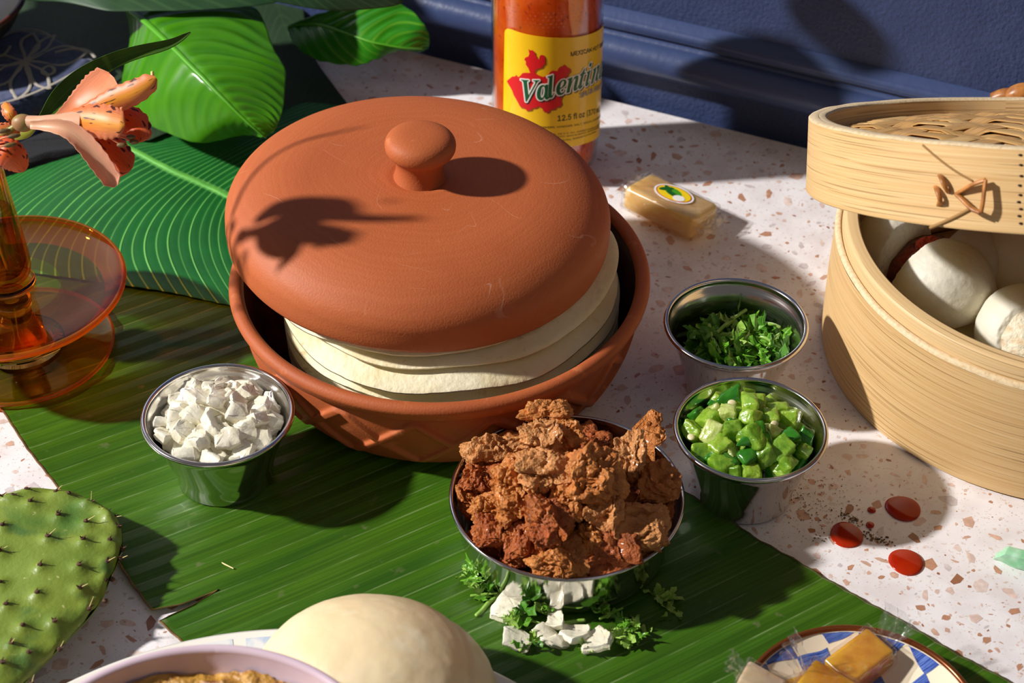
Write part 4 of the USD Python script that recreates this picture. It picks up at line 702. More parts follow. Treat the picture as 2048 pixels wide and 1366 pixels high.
for k, (x0_, y0_, x1_, y1_) in enumerate([(1418, 650, 1423, 676), (1423, 676, 1440, 706), (1450, 655, 1492, 620), (1512, 672, 1545, 684), (1523, 648, 1560, 655), (1470, 695, 1500, 690), (1540, 690, 1560, 668), (1432, 668, 1466, 640)]):
    p0, p1 = at(x0_, y0_, .0305), at(x1_, y1_, .0315); single('cut_cilantro', ['upright', 'bent', 'longest', 'lower right', 'right hand upper', 'front', 'rightmost slanting', 'middle slanting'][k] + ' cut cilantro stem among the chopped leaves in the steel cup', 'cilantro', tube([p0, (p0 + p1) / 2 + [0, 0, .001], p1], [.0011, .0009], 8, 8), stemm, group='cut cilantro stems in the steel cup')
sprigs = [(950, 1165, 7, .0100, 'pale cilantro sprig at the left foot of the meat bowl'), (968, 1198, 6, .0085, 'cilantro sprig with rounded leaflets left of the largest loose onion piece'), (1052, 1248, 6, .0095, 'cilantro sprig between two loose onion pieces below the bowl'), (1058, 1298, 5, .0075, 'small cilantro tuft in front of the squarish onion piece'), (1092, 1236, 5, .0080, 'cilantro scrap behind the small upright onion sliver'), (1176, 1305, 3, .0062, 'scrap of cilantro under the broadest loose onion piece'), (1255, 1272, 6, .0085, 'shaded cilantro sprig right of the broadest loose onion piece'), (1222, 1236, 5, .0085, 'shaded cilantro scrap close under the right side of the bowl'), (1325, 1202, 3, .0100, 'lone cilantro leaf in the shadow right of the meat bowl')]
for px, py, k, L, lb in sprigs:
    p = at(px, py, .002); t = thing('cilantro_sprig', lb, 'cilantro', p, group='cilantro dropped by the meat bowl')
    for i in range(k):
        v, f = leaflet(g, L * g.uniform(.55, .95)); o = np.array([g.normal(0, L * .38), g.normal(0, L * .38), .0020 + g.uniform(0, .004)]) if k > 3 else np.array([g.normal(0, L * .2), g.normal(0, L * .2), .002])
        part(t, 'leaflet', (v @ (rotz(g.uniform(0, 6)) @ rotx(g.uniform(-.6, .6)) @ roty(g.uniform(-.6, .6))).T + p + o, f), herb[g.choice(3, p=[.30, .10, .60])], smooth=30)
    if k > 4:
        q = g.uniform(-.9, .9); o = np.array([math.cos(q), math.sin(q), .1]) * L * .7; part(t, 'stem', tube([p - o + [0, 0, .003], p + [0, 0, .003], p + o + [0, 0, .003]], [.0008, .0005], 7, 8), stemm)
for pts, lb in [([(953, 1232), (967, 1218), (980, 1203), (990, 1196), (1004, 1170)], 'bent green cilantro stem left of the largest loose onion piece'), ([(1118, 1249), (1140, 1245), (1170, 1240)], 'flat cilantro stem lying along the foot of the bowl'), ([(1212, 1262), (1232, 1268), (1262, 1264)], 'cilantro stem right of the broadest loose onion piece'), ([(1234, 1282), (1245, 1288), (1260, 1296)], 'pale cut stem end at the right end of the onion row')]:
    single('loose_cilantro', lb, 'cilantro', tube([at(x, y, .0028) for x, y in pts], [.0012, .0010], 8, 16), stemm, group='loose cilantro stems by the meat bowl')
for k, (px, py) in enumerate([(1302, 1186), (1270, 1242), (1332, 1238), (1357, 1232), (1288, 1262), (1338, 1215)]):
    v, f = leaflet(g, .006); single('cilantro_flake', ['tiny cilantro flake close to the bowl, farthest back of the shaded flakes', 'tiny cilantro flake just right of the foot of the bowl', 'tiny cilantro flake left of the rightmost one', 'rightmost tiny cilantro flake in the shadow', 'tiny cilantro flake near the pale cut stem end', 'tiny cilantro flake below the lone cilantro leaf'][k], 'cilantro', (v @ rotz(k * 1.7).T + at(px, py, .002), f), herb[2], smooth=30, group='cilantro flakes right of the bowl')

# ------------------------------------------------------------------ browned meat
def meatmat(name, a, b, c):
    return M(name, a, .50, mottle=(70, b, .38, .64, 5), layers=[(38, c, .52, .63, 4), (210, tuple(min(1, x * 1.35) for x in a), .58, .70, 3)], bump=(900, .0011, 4), specular_ior_level=.30, coat_weight=.16, coat_roughness=.12)
meats = [meatmat('browned_meat', (.46, .150, .030), (.58, .235, .058), (.17, .028, .005)), meatmat('seared_meat', (.31, .070, .013), (.48, .145, .028), (.075, .010, .003)), meatmat('pale_meat', (.52, .215, .066), (.62, .29, .10), (.34, .090, .018))]
g = np.random.default_rng(77)
def chunk(g, ax, seed):
    v, f = ico(5); v = v + .0
    n1 = np.stack([meshkit.noise(v * 1.3 + seed * 7.7 + 13 * q) for q in range(3)], 1) - .5
    w = np.sign(v) * np.abs(v) ** .78 + n1 * .95; u = np.linalg.norm(w, axis=1, keepdims=True)
    ridg = 1 - np.abs(meshkit.fbm(v * 2.6 + seed * 3.3, 4)[:, None] * 2 - 1)
    w = w * (1 + .30 * (ridg - .72)) * ax
    d = w / np.linalg.norm(w, axis=1, keepdims=True)
    cr = meshkit.fbm(w * 330 + seed, 4)[:, None] - .5; cr2 = np.abs(meshkit.noise(w * 720 + seed * 2)[:, None] - .5)
    cr3 = np.clip(meshkit.fbm(w * 210 + seed * 5, 3)[:, None] - .5, -.25, .05)
    fis = np.exp(-((meshkit.fbm(w * 115 + seed * 9, 3)[:, None] - .5) / .022) ** 2)
    return w + d * (-.0019 * fis + .0036 * cr + .0016 * (cr2 - .2) + .0055 * cr3), f
ZM = 2.969
def MP(zx, zy): return 880 + zx / ZM, 800 + zy / ZM
def mound(px, py, k=0.0):
    lo, hi = .0, .11
    f = lambda z: (lambda p: z - (.0255 + k + .038 * max(0, 1 - (((p[0] - MC[0]) ** 2 + (p[1] - MC[1]) ** 2) / .052 ** 2))))(at(px, py, z))
    for _ in range(40):
        m = (lo + hi) / 2
        if f(m) > 0: hi = m
        else: lo = m
    return at(px, py, (lo + hi) / 2)
chunks = [(635, 90, 280, 130, .012, 0, 'glossy meat chunk at the very top of the heap'), (742, 36, 130, 90, .012, 2, 'small knob of meat peeking over the top of the heap'), (615, 235, 260, 190, .006, 2, 'pale glistening oval meat chunk near the top of the heap'), (765, 205, 150, 170, .004, 0, 'meat chunk with a pale cut face right of the pale oval one'), (955, 215, 210, 230, .000, 0, 'meat chunk at the back right of the heap'), (372, 160, 130, 230, .006, 1, 'tall pointed meat chunk at the back left of the heap'), (310, 320, 340, 190, .002, 2, 'broad flat meat chunk on the left of the heap'), (230, 470, 180, 170, -.002, 1, 'dark meat chunk at the left below the broad flat one'), (420, 485, 210, 190, .002, 0, 'golden brown meat chunk left of the middle of the heap'), (600, 430, 320, 200, .004, 2, 'yellowish fatty meat chunk in the middle of the heap'), (890, 460, 380, 260, .004, 0, 'largest meat chunk, right of the middle of the heap'), (1120, 335, 170, 270, .006, 2, 'upright greyish meat chunk at the right of the heap'), (1260, 300, 230, 300, .004, 0, 'crumbly tall meat chunk at the right rear of the heap'), (1275, 510, 270, 200, .003, 0, 'orange edged meat chunk at the right rim of the bowl'), (985, 665, 240, 210, .000, 2, 'pale rounded meat chunk under the largest one'), (650, 720, 270, 270, .003, 1, 'meat chunk with a dark caramel streak in front of the middle'), (290, 645, 220, 160, .000, 0, 'crumbly meat chunk low on the left of the heap'), (440, 620, 200, 170, .000, 0, 'meat chunk with a hole, left of the caramel streaked one'), (290, 800, 210, 220, .001, 1, 'glossy dark meat chunk at the lower left rim'), (460, 860, 190, 240, -.006, 1, 'sunken dark meat chunk at the lower left'), (690, 950, 330, 240, .001, 0, 'angular meat chunk at the front rim of the bowl'), (1000, 930, 310, 220, .001, 1, 'meat chunk with two dark glazed spots at the front right'), (1185, 790, 340, 260, .002, 2, 'craggy meat chunk at the lower right rim'), (875, 825, 160, 150, -.002, 0, 'small crumbly meat chunk among the front ones'), (1215, 935, 200, 150, -.001, 0, 'orange meat scrap at the right front rim'), (1290, 660, 170, 200, -.004, 1, 'shaded meat chunk along the right wall of the bowl'), (165, 590, 150, 190, -.003, 0, 'meat chunk along the left wall of the bowl'), (800, 655, 80, 110, .004, 0, 'little nub of meat in the middle of the heap'), (730, 560, 200, 170, -.002, 0, 'meat piece between the fatty chunk and the largest chunk')]
for k, (zx, zy, w_, h_, dz, mt, lb) in enumerate(chunks):
    px, py = MP(zx, zy); p = mound(px, py, dz - .006); sc = 1 / ZM / 4230
    v, f = chunk(g, np.array([w_ * sc * .46, h_ * sc * .54, min(w_, h_) * sc * .50]), k + 2)
    v = v @ rotx(.45).T; single('meat_chunk', lb, 'meat', (inside_of(v + p, MC, BOWL_IN, .0318), f), meats[mt], smooth=True, group='browned meat chunks in the steel bowl')
for k in range(16):
    a = k * 2.4; r = .034 * math.sqrt((k + .5) / 16); p = MC + np.array([r * math.cos(a), r * math.sin(a), .017 + .014 * (1 - (r / .05) ** 2)])
    v, f = chunk(g, np.array([.0125, .0115, .0095]), k + 60)
    single('meat_chunk', 'browned meat chunk buried low in the heap, under the others', 'meat', (inside_of(v @ rotz(a).T + p, MC, BOWL_IN, .0318), f), meats[k % 2], smooth=True, group='meat chunks low in the heap')
# ------------------------------------------------------------------ orange glass bud vase
VX, VY, VZ = -.255, .744, .0030
amber = pane('amber_glass', (.99, .88, .50), (.90, .30, .03), tint=(1, .93, .8), rough=.02, gloss=1.0)
amber_clear = pane('amber_glass_clear', (.995, .95, .66), (.92, .40, .05), tint=(1, .93, .8), rough=.02, gloss=1.0)
amber_ring = pane('amber_glass_ring', (.80, .52, .12), (.85, .24, .02), tint=(1, .93, .8), rough=.02, gloss=1.2)
amber_glow = pane('amber_glass_glow', (.95, .46, .08), (.80, .14, .01), tint=(1, .9, .75), rough=.03, gloss=1.1, haze=.22, hazecol=(.98, .36, .03))  # orange haze stands for refracted light glowing in the rims
vase = thing('bud_vase', 'orange glass bud vase with two wide flat discs, holding the orange flowers', 'vase', (VX, VY, VZ))
vc = (VX, VY, VZ)
RF, RD, ZD = .0478, .0592, .0400
part(vase, 'foot_disc', rev([[(RF - .0012, .0032), (.042, .0022), (.030, .0022), (.011, .0040)], [(0, .0004), (.012, .0004), (.042, .0004), (RF - .0014, .0010)]], 200, vc), amber, smooth=True)
part(vase, 'foot_edge', rev(arc(RF - .0012, .0021, .0012, -95, 95, 12), 200, vc), amber_glow, smooth=True)
amber_solid = M('amber_solid_glass', (1.0, .52, .10), .02, transmission_weight=1.0, ior=1.45)
part(vase, 'waist', rev([(0, .0042), (.0225, .0044), (.0170, .0075), (.0115, .0140), (.0090, .0205), (.0085, .0260), (.0098, .0300), (.0102, .0325), (.0088, .0345), (.0060, .0352), (.0, .0355)], 120, vc), amber_solid, smooth=True, label='flared glass waist between the discs')
part(vase, 'upper_disc', rev([[(.026, ZD - .0002), (.020, ZD), (.006, ZD + .0012)], [(.006, ZD - .0072), (.020, ZD - .0078), (.026, ZD - .0080)]], 220, vc), amber_clear, smooth=True)
part(vase, 'upper_disc_flange', rev([[(RD - .0020, ZD + .0028), (.052, ZD + .0002), (.040, ZD - .0006), (.026, ZD - .0002)], [(.026, ZD - .0080), (.038, ZD - .0084), (.047, ZD - .0070)]], 220, vc), amber_ring, smooth=True)
part(vase, 'upper_disc_wall', rev([(.047, ZD - .0070), (.0525, ZD - .0050), (.0565, ZD - .0022), (RD - .0012, ZD + .0004)], 220, vc), amber_glow, smooth=True, label='thick wall of the upper disc, refracted glow put into its orange')
part(vase, 'upper_disc_edge', rev(arc(RD - .0016, ZD + .0015, .0015, -110, 110, 12), 220, vc), amber_glow, smooth=True)
part(vase, 'collar', rev([(0, ZD + .0016), (.0125, ZD + .0016), (.0140, ZD + .0028), (.0136, ZD + .0046), (.0110, ZD + .0052), (0, ZD + .0050)], 120, vc), amber_solid, smooth=True)
tubep = [(.0000, ZD + .0050), (.0085, ZD + .0058), (.0122, ZD + .0095), (.0132, ZD + .0150), (.0128, ZD + .0250), (.0112, ZD + .0450), (.0098, ZD + .0640), (.0096, ZD + .0720)]
tp_ = [tuple(p) for p in spline(tubep, 50)]
part(vase, 'tube', rev(tp_, 140, vc), amber, smooth=True)
part(vase, 'tube_lining', rev([(max(0, r - .0016), z + (.003 if r < .009 else .0006)) for r, z in tp_][::-1], 140, vc), amber, smooth=True)
part(vase, 'water', rev([(0, ZD + .0092), (.0085, ZD + .0105), (.0112, ZD + .0160), (.0110, ZD + .025), (.0094, ZD + .048), (0, ZD + .048)], 100, vc), pane('amber_water', (.97, .80, .45), (.80, .34, .08), gloss=.5), smooth=40)

# ------------------------------------------------------------------ alstroemeria flowers
def petalmat(name, a, b, c, spots=True):
    n = {'tc': ('texture_coordinate', {}), 'sx': ('separate_xyz', {}), 'r0': ('map_range', dict(from_min=.05, from_max=.75, to_min=0.0, to_max=1.0, clamp=True)), 'm0': ('mix_color', dict(a=a, b=b)),
         'ab': ('math', dict(math_type='absolute')), 'r1': ('map_range', dict(from_min=.05, from_max=.75, to_min=.85, to_max=0.0, clamp=True)), 'm1': ('mix_color', dict(b=c)),
         'mp': ('mapping', dict(scale=(3, 15, 1))), 'n0': ('noise_texture', dict(scale=1.0, detail=3.0)), 'r2': ('map_range', dict(from_min=.45, from_max=.70, to_min=0.0, to_max=.35, clamp=True)), 'm2': ('mix_color', dict(b=tuple(x * .55 for x in a))),
         'mq': ('mapping', dict(scale=(7, 4.2, 1))), 'n1': ('noise_texture', dict(scale=1.0, detail=0.0)), 'r3': ('map_range', dict(from_min=.66, from_max=.69, to_min=0.0, to_max=.9 if spots else 0.0, clamp=True)), 'm3': ('mix_color', dict(b=(.07, .008, .012))),
         'p': ('principled_bsdf', dict(roughness=.42, specular_ior_level=.4)), 'tl': ('translucent_bsdf', {}), 'mc': ('mix_closure', dict(fac=.32))}
    l = [('tc.UV', 'sx.vector'), ('sx.x', 'r0.value'), ('r0.result', 'm0.fac'), ('sx.y', 'ab.value1'), ('ab.value', 'r1.value'), ('r1.result', 'm1.fac'), ('m0.result', 'm1.a'), ('tc.UV', 'mp.vector'), ('mp.vector', 'n0.vector'), ('n0.fac', 'r2.value'), ('r2.result', 'm2.fac'), ('m1.result', 'm2.a'),
         ('tc.UV', 'mq.vector'), ('mq.vector', 'n1.vector'), ('n1.fac', 'r3.value'), ('r3.result', 'm3.fac'), ('m2.result', 'm3.a'), ('m3.result', 'p.base_color'), ('m3.result', 'tl.color'), ('p.BSDF', 'mc.closure1'), ('tl.BSDF', 'mc.closure2')]
    return usdkit.material(stage, '/World/Looks/' + name, n, l, surface='mc.closure')
salmon = petalmat('salmon_petal', (.86, .36, .19), (.88, .34, .18), (.86, .30, .12), False)
orange = petalmat('orange_petal', (.80, .19, .03), (.84, .28, .12), (.90, .42, .03))
redor = petalmat('red_orange_petal', (.72, .075, .012), (.80, .20, .07), (.76, .13, .015))
pinkp = petalmat('pale_salmon_petal', (.80, .46, .28), (.88, .42, .27), (.88, .54, .34), False)
FD = float((np.array([-.187, .714, .161]) - EYE) @ RCAM[2])
def petal(mid, wid, dep, cup=.35, tip=1.0, n=34, m=13, twist=0.0, frill=.05, seed=0):
    """A petal along pixels mid (x, y), with half widths wid in pixels and dep metres towards the camera, cupped across."""
    mid = spline(mid, n); w = np.interp(np.linspace(0, 1, n), np.linspace(0, 1, len(wid)), wid); w = np.convolve(np.pad(w, 2, 'edge'), np.ones(5) / 5, 'valid'); w[-1] *= .25; w[-2] *= .68
    d = np.interp(np.linspace(0, 1, n), np.linspace(0, 1, len(dep)), dep); d = np.convolve(np.pad(d, 3, 'edge'), np.ones(7) / 7, 'valid')
    t = np.gradient(mid, axis=0); t /= np.linalg.norm(t, axis=1, keepdims=True); nn = np.stack([-t[:, 1], t[:, 0]], 1)
    a = np.linspace(-1, 1, m); G = np.zeros((n, m, 3))
    for i in range(n):
        for j in range(m):
            fr = 1 + frill * math.sin(i * 1.9 + seed) * abs(a[j]) ** 3
            p = mid[i] + nn[i] * w[i] * a[j] * fr
            G[i, j] = far(p[0], p[1], FD - d[i] + cup * w[i] * FD / FPX * (a[j] ** 2 - .3) + twist * w[i] * FD / FPX * a[j])
    s, tt = np.meshgrid(np.linspace(0, 1, n), a, indexing='ij'); return sheet(G, .00035, np.stack([s, tt], -1))
fl = thing('alstroemeria', 'large orange alstroemeria flower leaning right out of the orange vase', 'flower', far(170, 250, FD))
part(fl, 'petal', petal([(112, 238), (150, 212), (190, 182), (222, 150)], [8, 18, 30, 36, 28], [-.006, -.008, -.004, .002], -.35, twist=-.55), salmon, label='broad salmon petal pointing up')
part(fl, 'petal', petal([(60, 250), (140, 262), (185, 305), (214, 345), (232, 372)], [7, 15, 20, 21, 17], [.006, .012, .012, .010, .006], -.5), pinkp, label='long pale outer petal hanging down')
part(fl, 'petal', petal([(150, 255), (185, 282), (225, 312), (262, 340)], [14, 28, 40, 38, 22], [-.004, -.002, .002, .006], .40, seed=2), redor, label='deep orange red petal below')
part(fl, 'petal', petal([(200, 232), (240, 238), (268, 252), (278, 285)], [16, 32, 34, 24], [-.006, -.008, -.004, .000], .4, seed=3), redor, label='orange red petal at the back of the mouth')
part(fl, 'petal', petal([(130, 240), (180, 222), (235, 198), (280, 178), (312, 155)], [8, 18, 26, 26, 17], [.0, .002, .006, .010, .012], .45, twist=.15, seed=1), orange, label='spotted petal pointing to the upper right')
part(fl, 'petal', petal([(118, 246), (160, 240), (205, 243), (250, 250)], [9, 24, 34, 36, 24], [.002, .008, .014, .018], .45, seed=5), orange, label='spotted petal with a yellow middle in front')
part(fl, 'flower_tube', tube([far(40, 243, FD + .002), far(75, 245, FD), far(120, 248, FD - .002), far(165, 250, FD - .002)], [.0028, .0032, .0048, .0075], 14, 24, cap=False), pinkp, label='pale tube of the flower')
part(fl, 'ovary', place((ico(3)[0] * [.0052, .0040, .0042], ico(3)[1]), None, far(46, 246, FD + .002)), M('green_ovary', lin(140, 120, 60), .5, mottle=(200, lin(170, 110, 80), .4, .6)))
anth = M('anther', lin(120, 92, 40), .6, mottle=(600, lin(90, 70, 40), .4, .6))
for (x0_, y0_, x1_, y1_) in [(175, 255, 262, 274), (180, 262, 243, 290), (178, 258, 268, 284)]:
    part(fl, 'filament', tube([far(x0_, y0_, FD - .006), far((x0_ + x1_) / 2, (y0_ + y1_) / 2 - 4, FD - .012), far(x1_, y1_, FD - .012)], [.0006, .0004], 6, 12), salmon)
    v, f = ico(2); part(fl, 'anther', (v * [.0022, .0012, .0011] + far(x1_, y1_, FD - .0125), f), anth)
part(fl, 'stigma', tube([far(238, 232, FD - .013), far(244, 222, FD - .014), far(243, 215, FD - .014)], [.0007, .0009], 6, 8), salmon)
part(fl, 'petal_tip', tube([far(303, 160, FD + .003), far(305, 150, FD + .003), far(304, 143, FD + .003)], [.0011, .0007], 8, 8), M('pale_tip', lin(220, 200, 110), .5))
# its stem down into the vase and the long green leaf
stm = M('flower_stem', lin(110, 120, 36), .45, mottle=(120, lin(140, 110, 40), .4, .6))
part(fl, 'stem', tube([far(42, 246, FD + .002), np.array([-.232, .715, .155]), np.array([-.250, .738, .130]), np.array([-.2555, .7445, .095]), np.array([-.252, .743, .056])], [.0016, .0021], 10, 40), stm)
lfm = leafmat('flower_leaf_green', (.060, .15, .012), (.10, .21, .025), 1.0, 0.0, .02, spec=.2, rough=.6, mott=(.028, .075, .008))
part(fl, 'leaf', petal([(88, 240), (118, 200), (165, 158), (225, 122), (300, 98), (345, 85), (381, 64)], [12, 22, 22, 16, 13, 10, 3], [-.020, -.030, -.040, -.048, -.054, -.058, -.062], -.35, n=44, twist=.1, frill=0), lfm, label='long twisted green leaf')
f2 = thing('alstroemeria', 'orange alstroemeria flower cut off by the left edge of the picture', 'flower', far(0, 300, FD))
FD0 = FD; FD = FD + .012
part(f2, 'petal', petal([(30, 252), (26, 238), (16, 222), (10, 204)], [5, 13, 14, 8], [.0, .004, .004, 0], .5, n=24), orange, label='small upright petal')
part(f2, 'petal', petal([(-20, 290), (5, 300), (30, 318), (50, 342)], [14, 30, 32, 26, 10], [.008, .014, .012, .006], .45, seed=4), redor, label='front petal with a red throat')
part(f2, 'petal', petal([(-25, 285), (0, 268), (25, 262), (40, 256)], [12, 22, 20, 8], [.004, .004, .002, 0], .4), orange)
part(f2, 'petal', petal([(-30, 300), (-45, 325), (-48, 350)], [14, 28, 22], [.004, .008, .004], .4), orange)
part(f2, 'petal', petal([(-40, 290), (-70, 275), (-95, 265)], [14, 26, 18], [.004, .004, 0], .4), salmon)
for (x1_, y1_) in [(28, 272), (20, 290), (8, 262)]:
    part(f2, 'filament', tube([far(-20, 292, FD - .010), far(x1_ - 14, y1_ + 2, FD - .018), far(x1_, y1_, FD - .018)], [.0006, .0005], 6, 10), salmon)
    v, f = ico(2); part(f2, 'anther', (v * [.0030, .0012, .0011] @ rotz(.3).T + far(x1_, y1_, FD - .0185), f), anth)
part(f2, 'stem', tube([far(-22, 292, FD), np.array([-.262, .735, .128]), np.array([-.2575, .745, .095]), np.array([-.258, .744, .056])], [.0016, .0020], 10, 30), stm)
part(f2, 'leaf', petal([(8, 262), (30, 268), (55, 262), (75, 248)], [6, 13, 13, 4], [-.010, -.008, -.008, -.008], .3, n=20, frill=0), M('bract_green', lin(150, 160, 50), .5), label='small yellow green leaf')
FD = FD0

# ------------------------------------------------------------------ cactus paddle
cac = M('cactus_skin', (.150, .225, .026), .42, mottle=(26, (.19, .255, .030), .38, .66), layers=[(60, (.080, .160, .030), .58, .72, 3), (330, (.40, .42, .16), .69, .74, 3), (24, (.055, .15, .018), .60, .75, 2)], bump=(500, .00025, 3), specular_ior_level=.45)
co = [(0, 995), (25, 986), (54, 978), (108, 982), (137, 986), (182, 1003), (212, 1020), (232, 1042), (243, 1064), (245, 1088), (238, 1119), (224, 1152), (207, 1194), (174, 1239), (137, 1277), (99, 1318), (55, 1360), (0, 1410), (-80, 1460), (-170, 1440), (-220, 1340), (-200, 1200), (-140, 1080), (-70, 1015)]
ZC0 = .0155
cw = np.array([at(x, y, ZC0)[:2] for x, y in co]); cent = np.array(at(45, 1175, ZC0)[:2])
ca = np.unwrap(np.arctan2(cw[:, 1] - cent[1], cw[:, 0] - cent[0])); cr = np.linalg.norm(cw - cent, axis=1); o = np.argsort(ca); ca, cr = ca[o], cr[o]
cs = CubicSpline(np.r_[ca, ca[0] + 2 * np.pi], np.r_[cr, cr[0]], bc_type='periodic')
are = [(15, 470), (65, 470), (130, 432), (270, 445), (330, 450), (405, 490), (440, 490), (150, 505), (285, 568), (418, 600), (520, 575), (18, 630), (235, 680), (405, 690), (530, 680), (4, 750), (200, 825), (385, 815), (515, 775), (535, 830), (4, 900), (388, 920), (505, 850), (185, 955), (425, 990), (265, 1075), (115, 1105), (280, 1170), (140, 1220), (15, 1280), (145, 1340), (490, 520), (515, 540), (545, 560), (570, 600), (585, 690), (575, 735), (500, 935), (35, 1010), (60, 1190)]
arp = np.array([at(x / 2.413, 800 + y / 2.413, ZC0 + .006)[:2] for x, y in are])
def pad_z(xy):
    d = xy - cent; a = np.arctan2(d[..., 1], d[..., 0]); q = np.clip(np.linalg.norm(d, axis=-1) / cs(np.mod(a - ca[0], 2 * np.pi) + ca[0]), 0, 1)
    z = ZC0 + .0075 * np.sqrt(np.clip(1 - q ** 4.0, 0, 1)) + .0007 * np.sin(d[..., 0] * 120) * np.cos(d[..., 1] * 90)
    return z
na_, nr_ = 200, 70; A_, Q_ = np.meshgrid(np.linspace(0, 2 * np.pi, na_), np.sin(np.linspace(0, np.pi / 2, nr_)))
XY = cent + (Q_ * cs(np.mod(A_ - ca[0], 2 * np.pi) + ca[0]))[..., None] * np.stack([np.cos(A_), np.sin(A_)], -1)
bumpz = sum(np.exp(-((XY - p) ** 2).sum(-1) / (2 * .0026 ** 2)) for p in arp) * .0022
top_ = np.concatenate([XY, (pad_z(XY) + bumpz)[..., None]], -1); bot_ = np.concatenate([XY, (2 * ZC0 - pad_z(XY))[..., None]], -1)
qf = quads(nr_, na_); nt_ = na_ * nr_
cact = thing('cactus_paddle', 'green prickly cactus paddle at the lower left edge', 'cactus', (cent[0], cent[1], .006))
part(cact, 'pad', (np.vstack([top_.reshape(-1, 3), bot_.reshape(-1, 3)]), np.vstack([qf, qf[:, ::-1] + nt_])), cac, smooth=True)
tuft, spine = M('areole_tuft', lin(62, 40, 26), .8, mottle=(900, lin(100, 66, 40), .45, .65)), M('pale_spine', lin(226, 204, 140), .45)
g = np.random.default_rng(8)
for k, p in enumerate(arp):
    q = np.linalg.norm(p - cent) / cs(np.mod(math.atan2(*(p - cent)[::-1]) - ca[0], 2 * np.pi) + ca[0])
    z = float(pad_z(p)) + .0019; v, f = ico(2); v = v * [.0012, .0010, .0011] * (1 + .5 * (meshkit.noise(v * 3 + k)[:, None] - .5)); pos = np.array([p[0], p[1], z])
    t_ = part(cact, 'areole', (v + pos, f), tuft)
    hooks = []
    for i in range(g.integers(1, 4)):
        d = np.array([g.normal(.3, .6), g.normal(.2, .6), 1.0]); d /= np.linalg.norm(d); L = g.uniform(.0018, .0032); hooks.append(tube([pos, pos + d * L * .6, pos + d * L + [.0004, 0, -.0002]], [.0005, .00012], 6))
    part(t_, 'dark_hook', join(hooks), tuft)
    if k % 3 == 0:
        d = np.array([g.normal(.6, .4), g.normal(.3, .5), .7]); d /= np.linalg.norm(d); part(t_, 'spine', tube([pos, pos + d * g.uniform(.004, .007)], [.00028, .00008], 6), spine)
tp0, tp1 = at(438, 1123, .0022), at(467, 1137, .0030)
single('thorn', 'pale thorn lying on the banana leaf right of the cactus paddle', 'thorn', tube([tp0, tp1], [.00045, .0003], 8), spine)

# ------------------------------------------------------------------ napkins and the bowl at the top left
def napz(x, y): return 0
den = M('denim_cloth', lin(58, 70, 112), .85, mottle=(400, lin(44, 54, 92), .4, .62), bump=(1500, .0004, 2), sheen_weight=.3)
blue = M('blue_cloth', lin(18, 66, 158), .85, mottle=(300, lin(14, 52, 132), .4, .6), bump=(1300, .0004, 2), sheen_weight=.2)
frayed = M('woven_pattern_thread', lin(166, 158, 146), .9, bump=(1800, .0004, 2))
topz = .030
def cloth_slab(outline, zt, zbot, name, label, mat, rnd=.010):
    poly = Polygon([at(x, y, zt)[:2] for x, y in outline]).buffer(-.004).buffer(.004); c = np.array(poly.centroid.coords[0]); V, n_ = [], 160
    for k, (ins, z) in enumerate([(.05, zt), (.02, zt)] + [(rnd * (1 - math.cos(t)), (zt + zbot) / 2 + (zt - zbot) / 2 * math.sin(t) ** 1) for t in np.linspace(np.pi / 2, -np.pi / 2, 12)][0:]):
        q = poly.buffer(-min(ins if k < 2 else rnd - rnd * math.cos(np.linspace(np.pi / 2, -np.pi / 2, 12)[k - 2]), .05))
        if q.is_empty: q = Point(c).buffer(.004)
        r = q.exterior; s = r.project(Point(c + [1, 0])) / r.length
        V.append([(*r.interpolate(((s + t) % 1), normalized=True).coords[0], z + .0006 * math.sin(40 * t + k)) for t in np.linspace(0, 1, n_)])
    V = np.array(V); v = np.vstack([V.reshape(-1, 3), [[c[0], c[1], zt]]]); f = quads(len(V), n_); cap = np.array([[i, i + 1, len(v) - 1] for i in range(n_ - 1)])
    return single(name, label, 'napkin', (v, np.vstack([f, cap])), mat, smooth=True)
blue_n = cloth_slab([(-200, 120), (60, 140), (150, 150), (135, 215), (60, 268), (-60, 330), (-220, 330)], .012, .0035, 'blue_napkin', 'plain bright blue folded napkin under the patterned one', blue, .004)
nap = cloth_slab([(-260, 40), (-60, 40), (40, 52), (110, 66), (168, 92), (197, 116), (178, 136), (100, 178), (30, 206), (-60, 236), (-260, 300)], topz, .0130, 'patterned_napkin', 'folded denim blue napkin woven with pale looping flowers', den, .008)
cloth_slab([(-200, 270), (-40, 262), (60, 246), (150, 226), (250, 250), (262, 276), (190, 292), (100, 308), (30, 330), (-80, 350), (-220, 380)], .0100, .0020, 'dark_cloth', 'cloth edge darkened for shade between the blue napkin and the veined leaf', M('shade_dark_cloth', lin(30, 30, 34), .9, bump=(1500, .0004, 2)), .003)  # cloth strip whose near-black colour holds the shade of this gap
def on_cloth(pts, r=.0011): return tube([at(x, y, topz + .0003) for x, y in pts], r, 8, 60, flat=.3)
def loopf(cx, cy, tx, ty, w):
    c, t = np.array([cx, cy]), np.array([tx, ty]); d = t - c; nrm = np.array([-d[1], d[0]]) / np.linalg.norm(d)
    return [c + d * u + nrm * w * math.sin(2 * np.pi * s) * math.sin(np.pi * u) ** .8 for s, u in ((s, math.sin(np.pi * s)) for s in np.linspace(0, 1, 17))]
for tx, ty, w in [(66, 66, 20), (176, 104, 20), (-30, 120, 12), (34, 200, 22), (100, 178, 16), (-22, 172, 16), (110, 70, 10)]:
    part(nap, 'woven_line', on_cloth(loopf(50, 122, tx, ty, w)), frayed, label='pale woven petal outline')
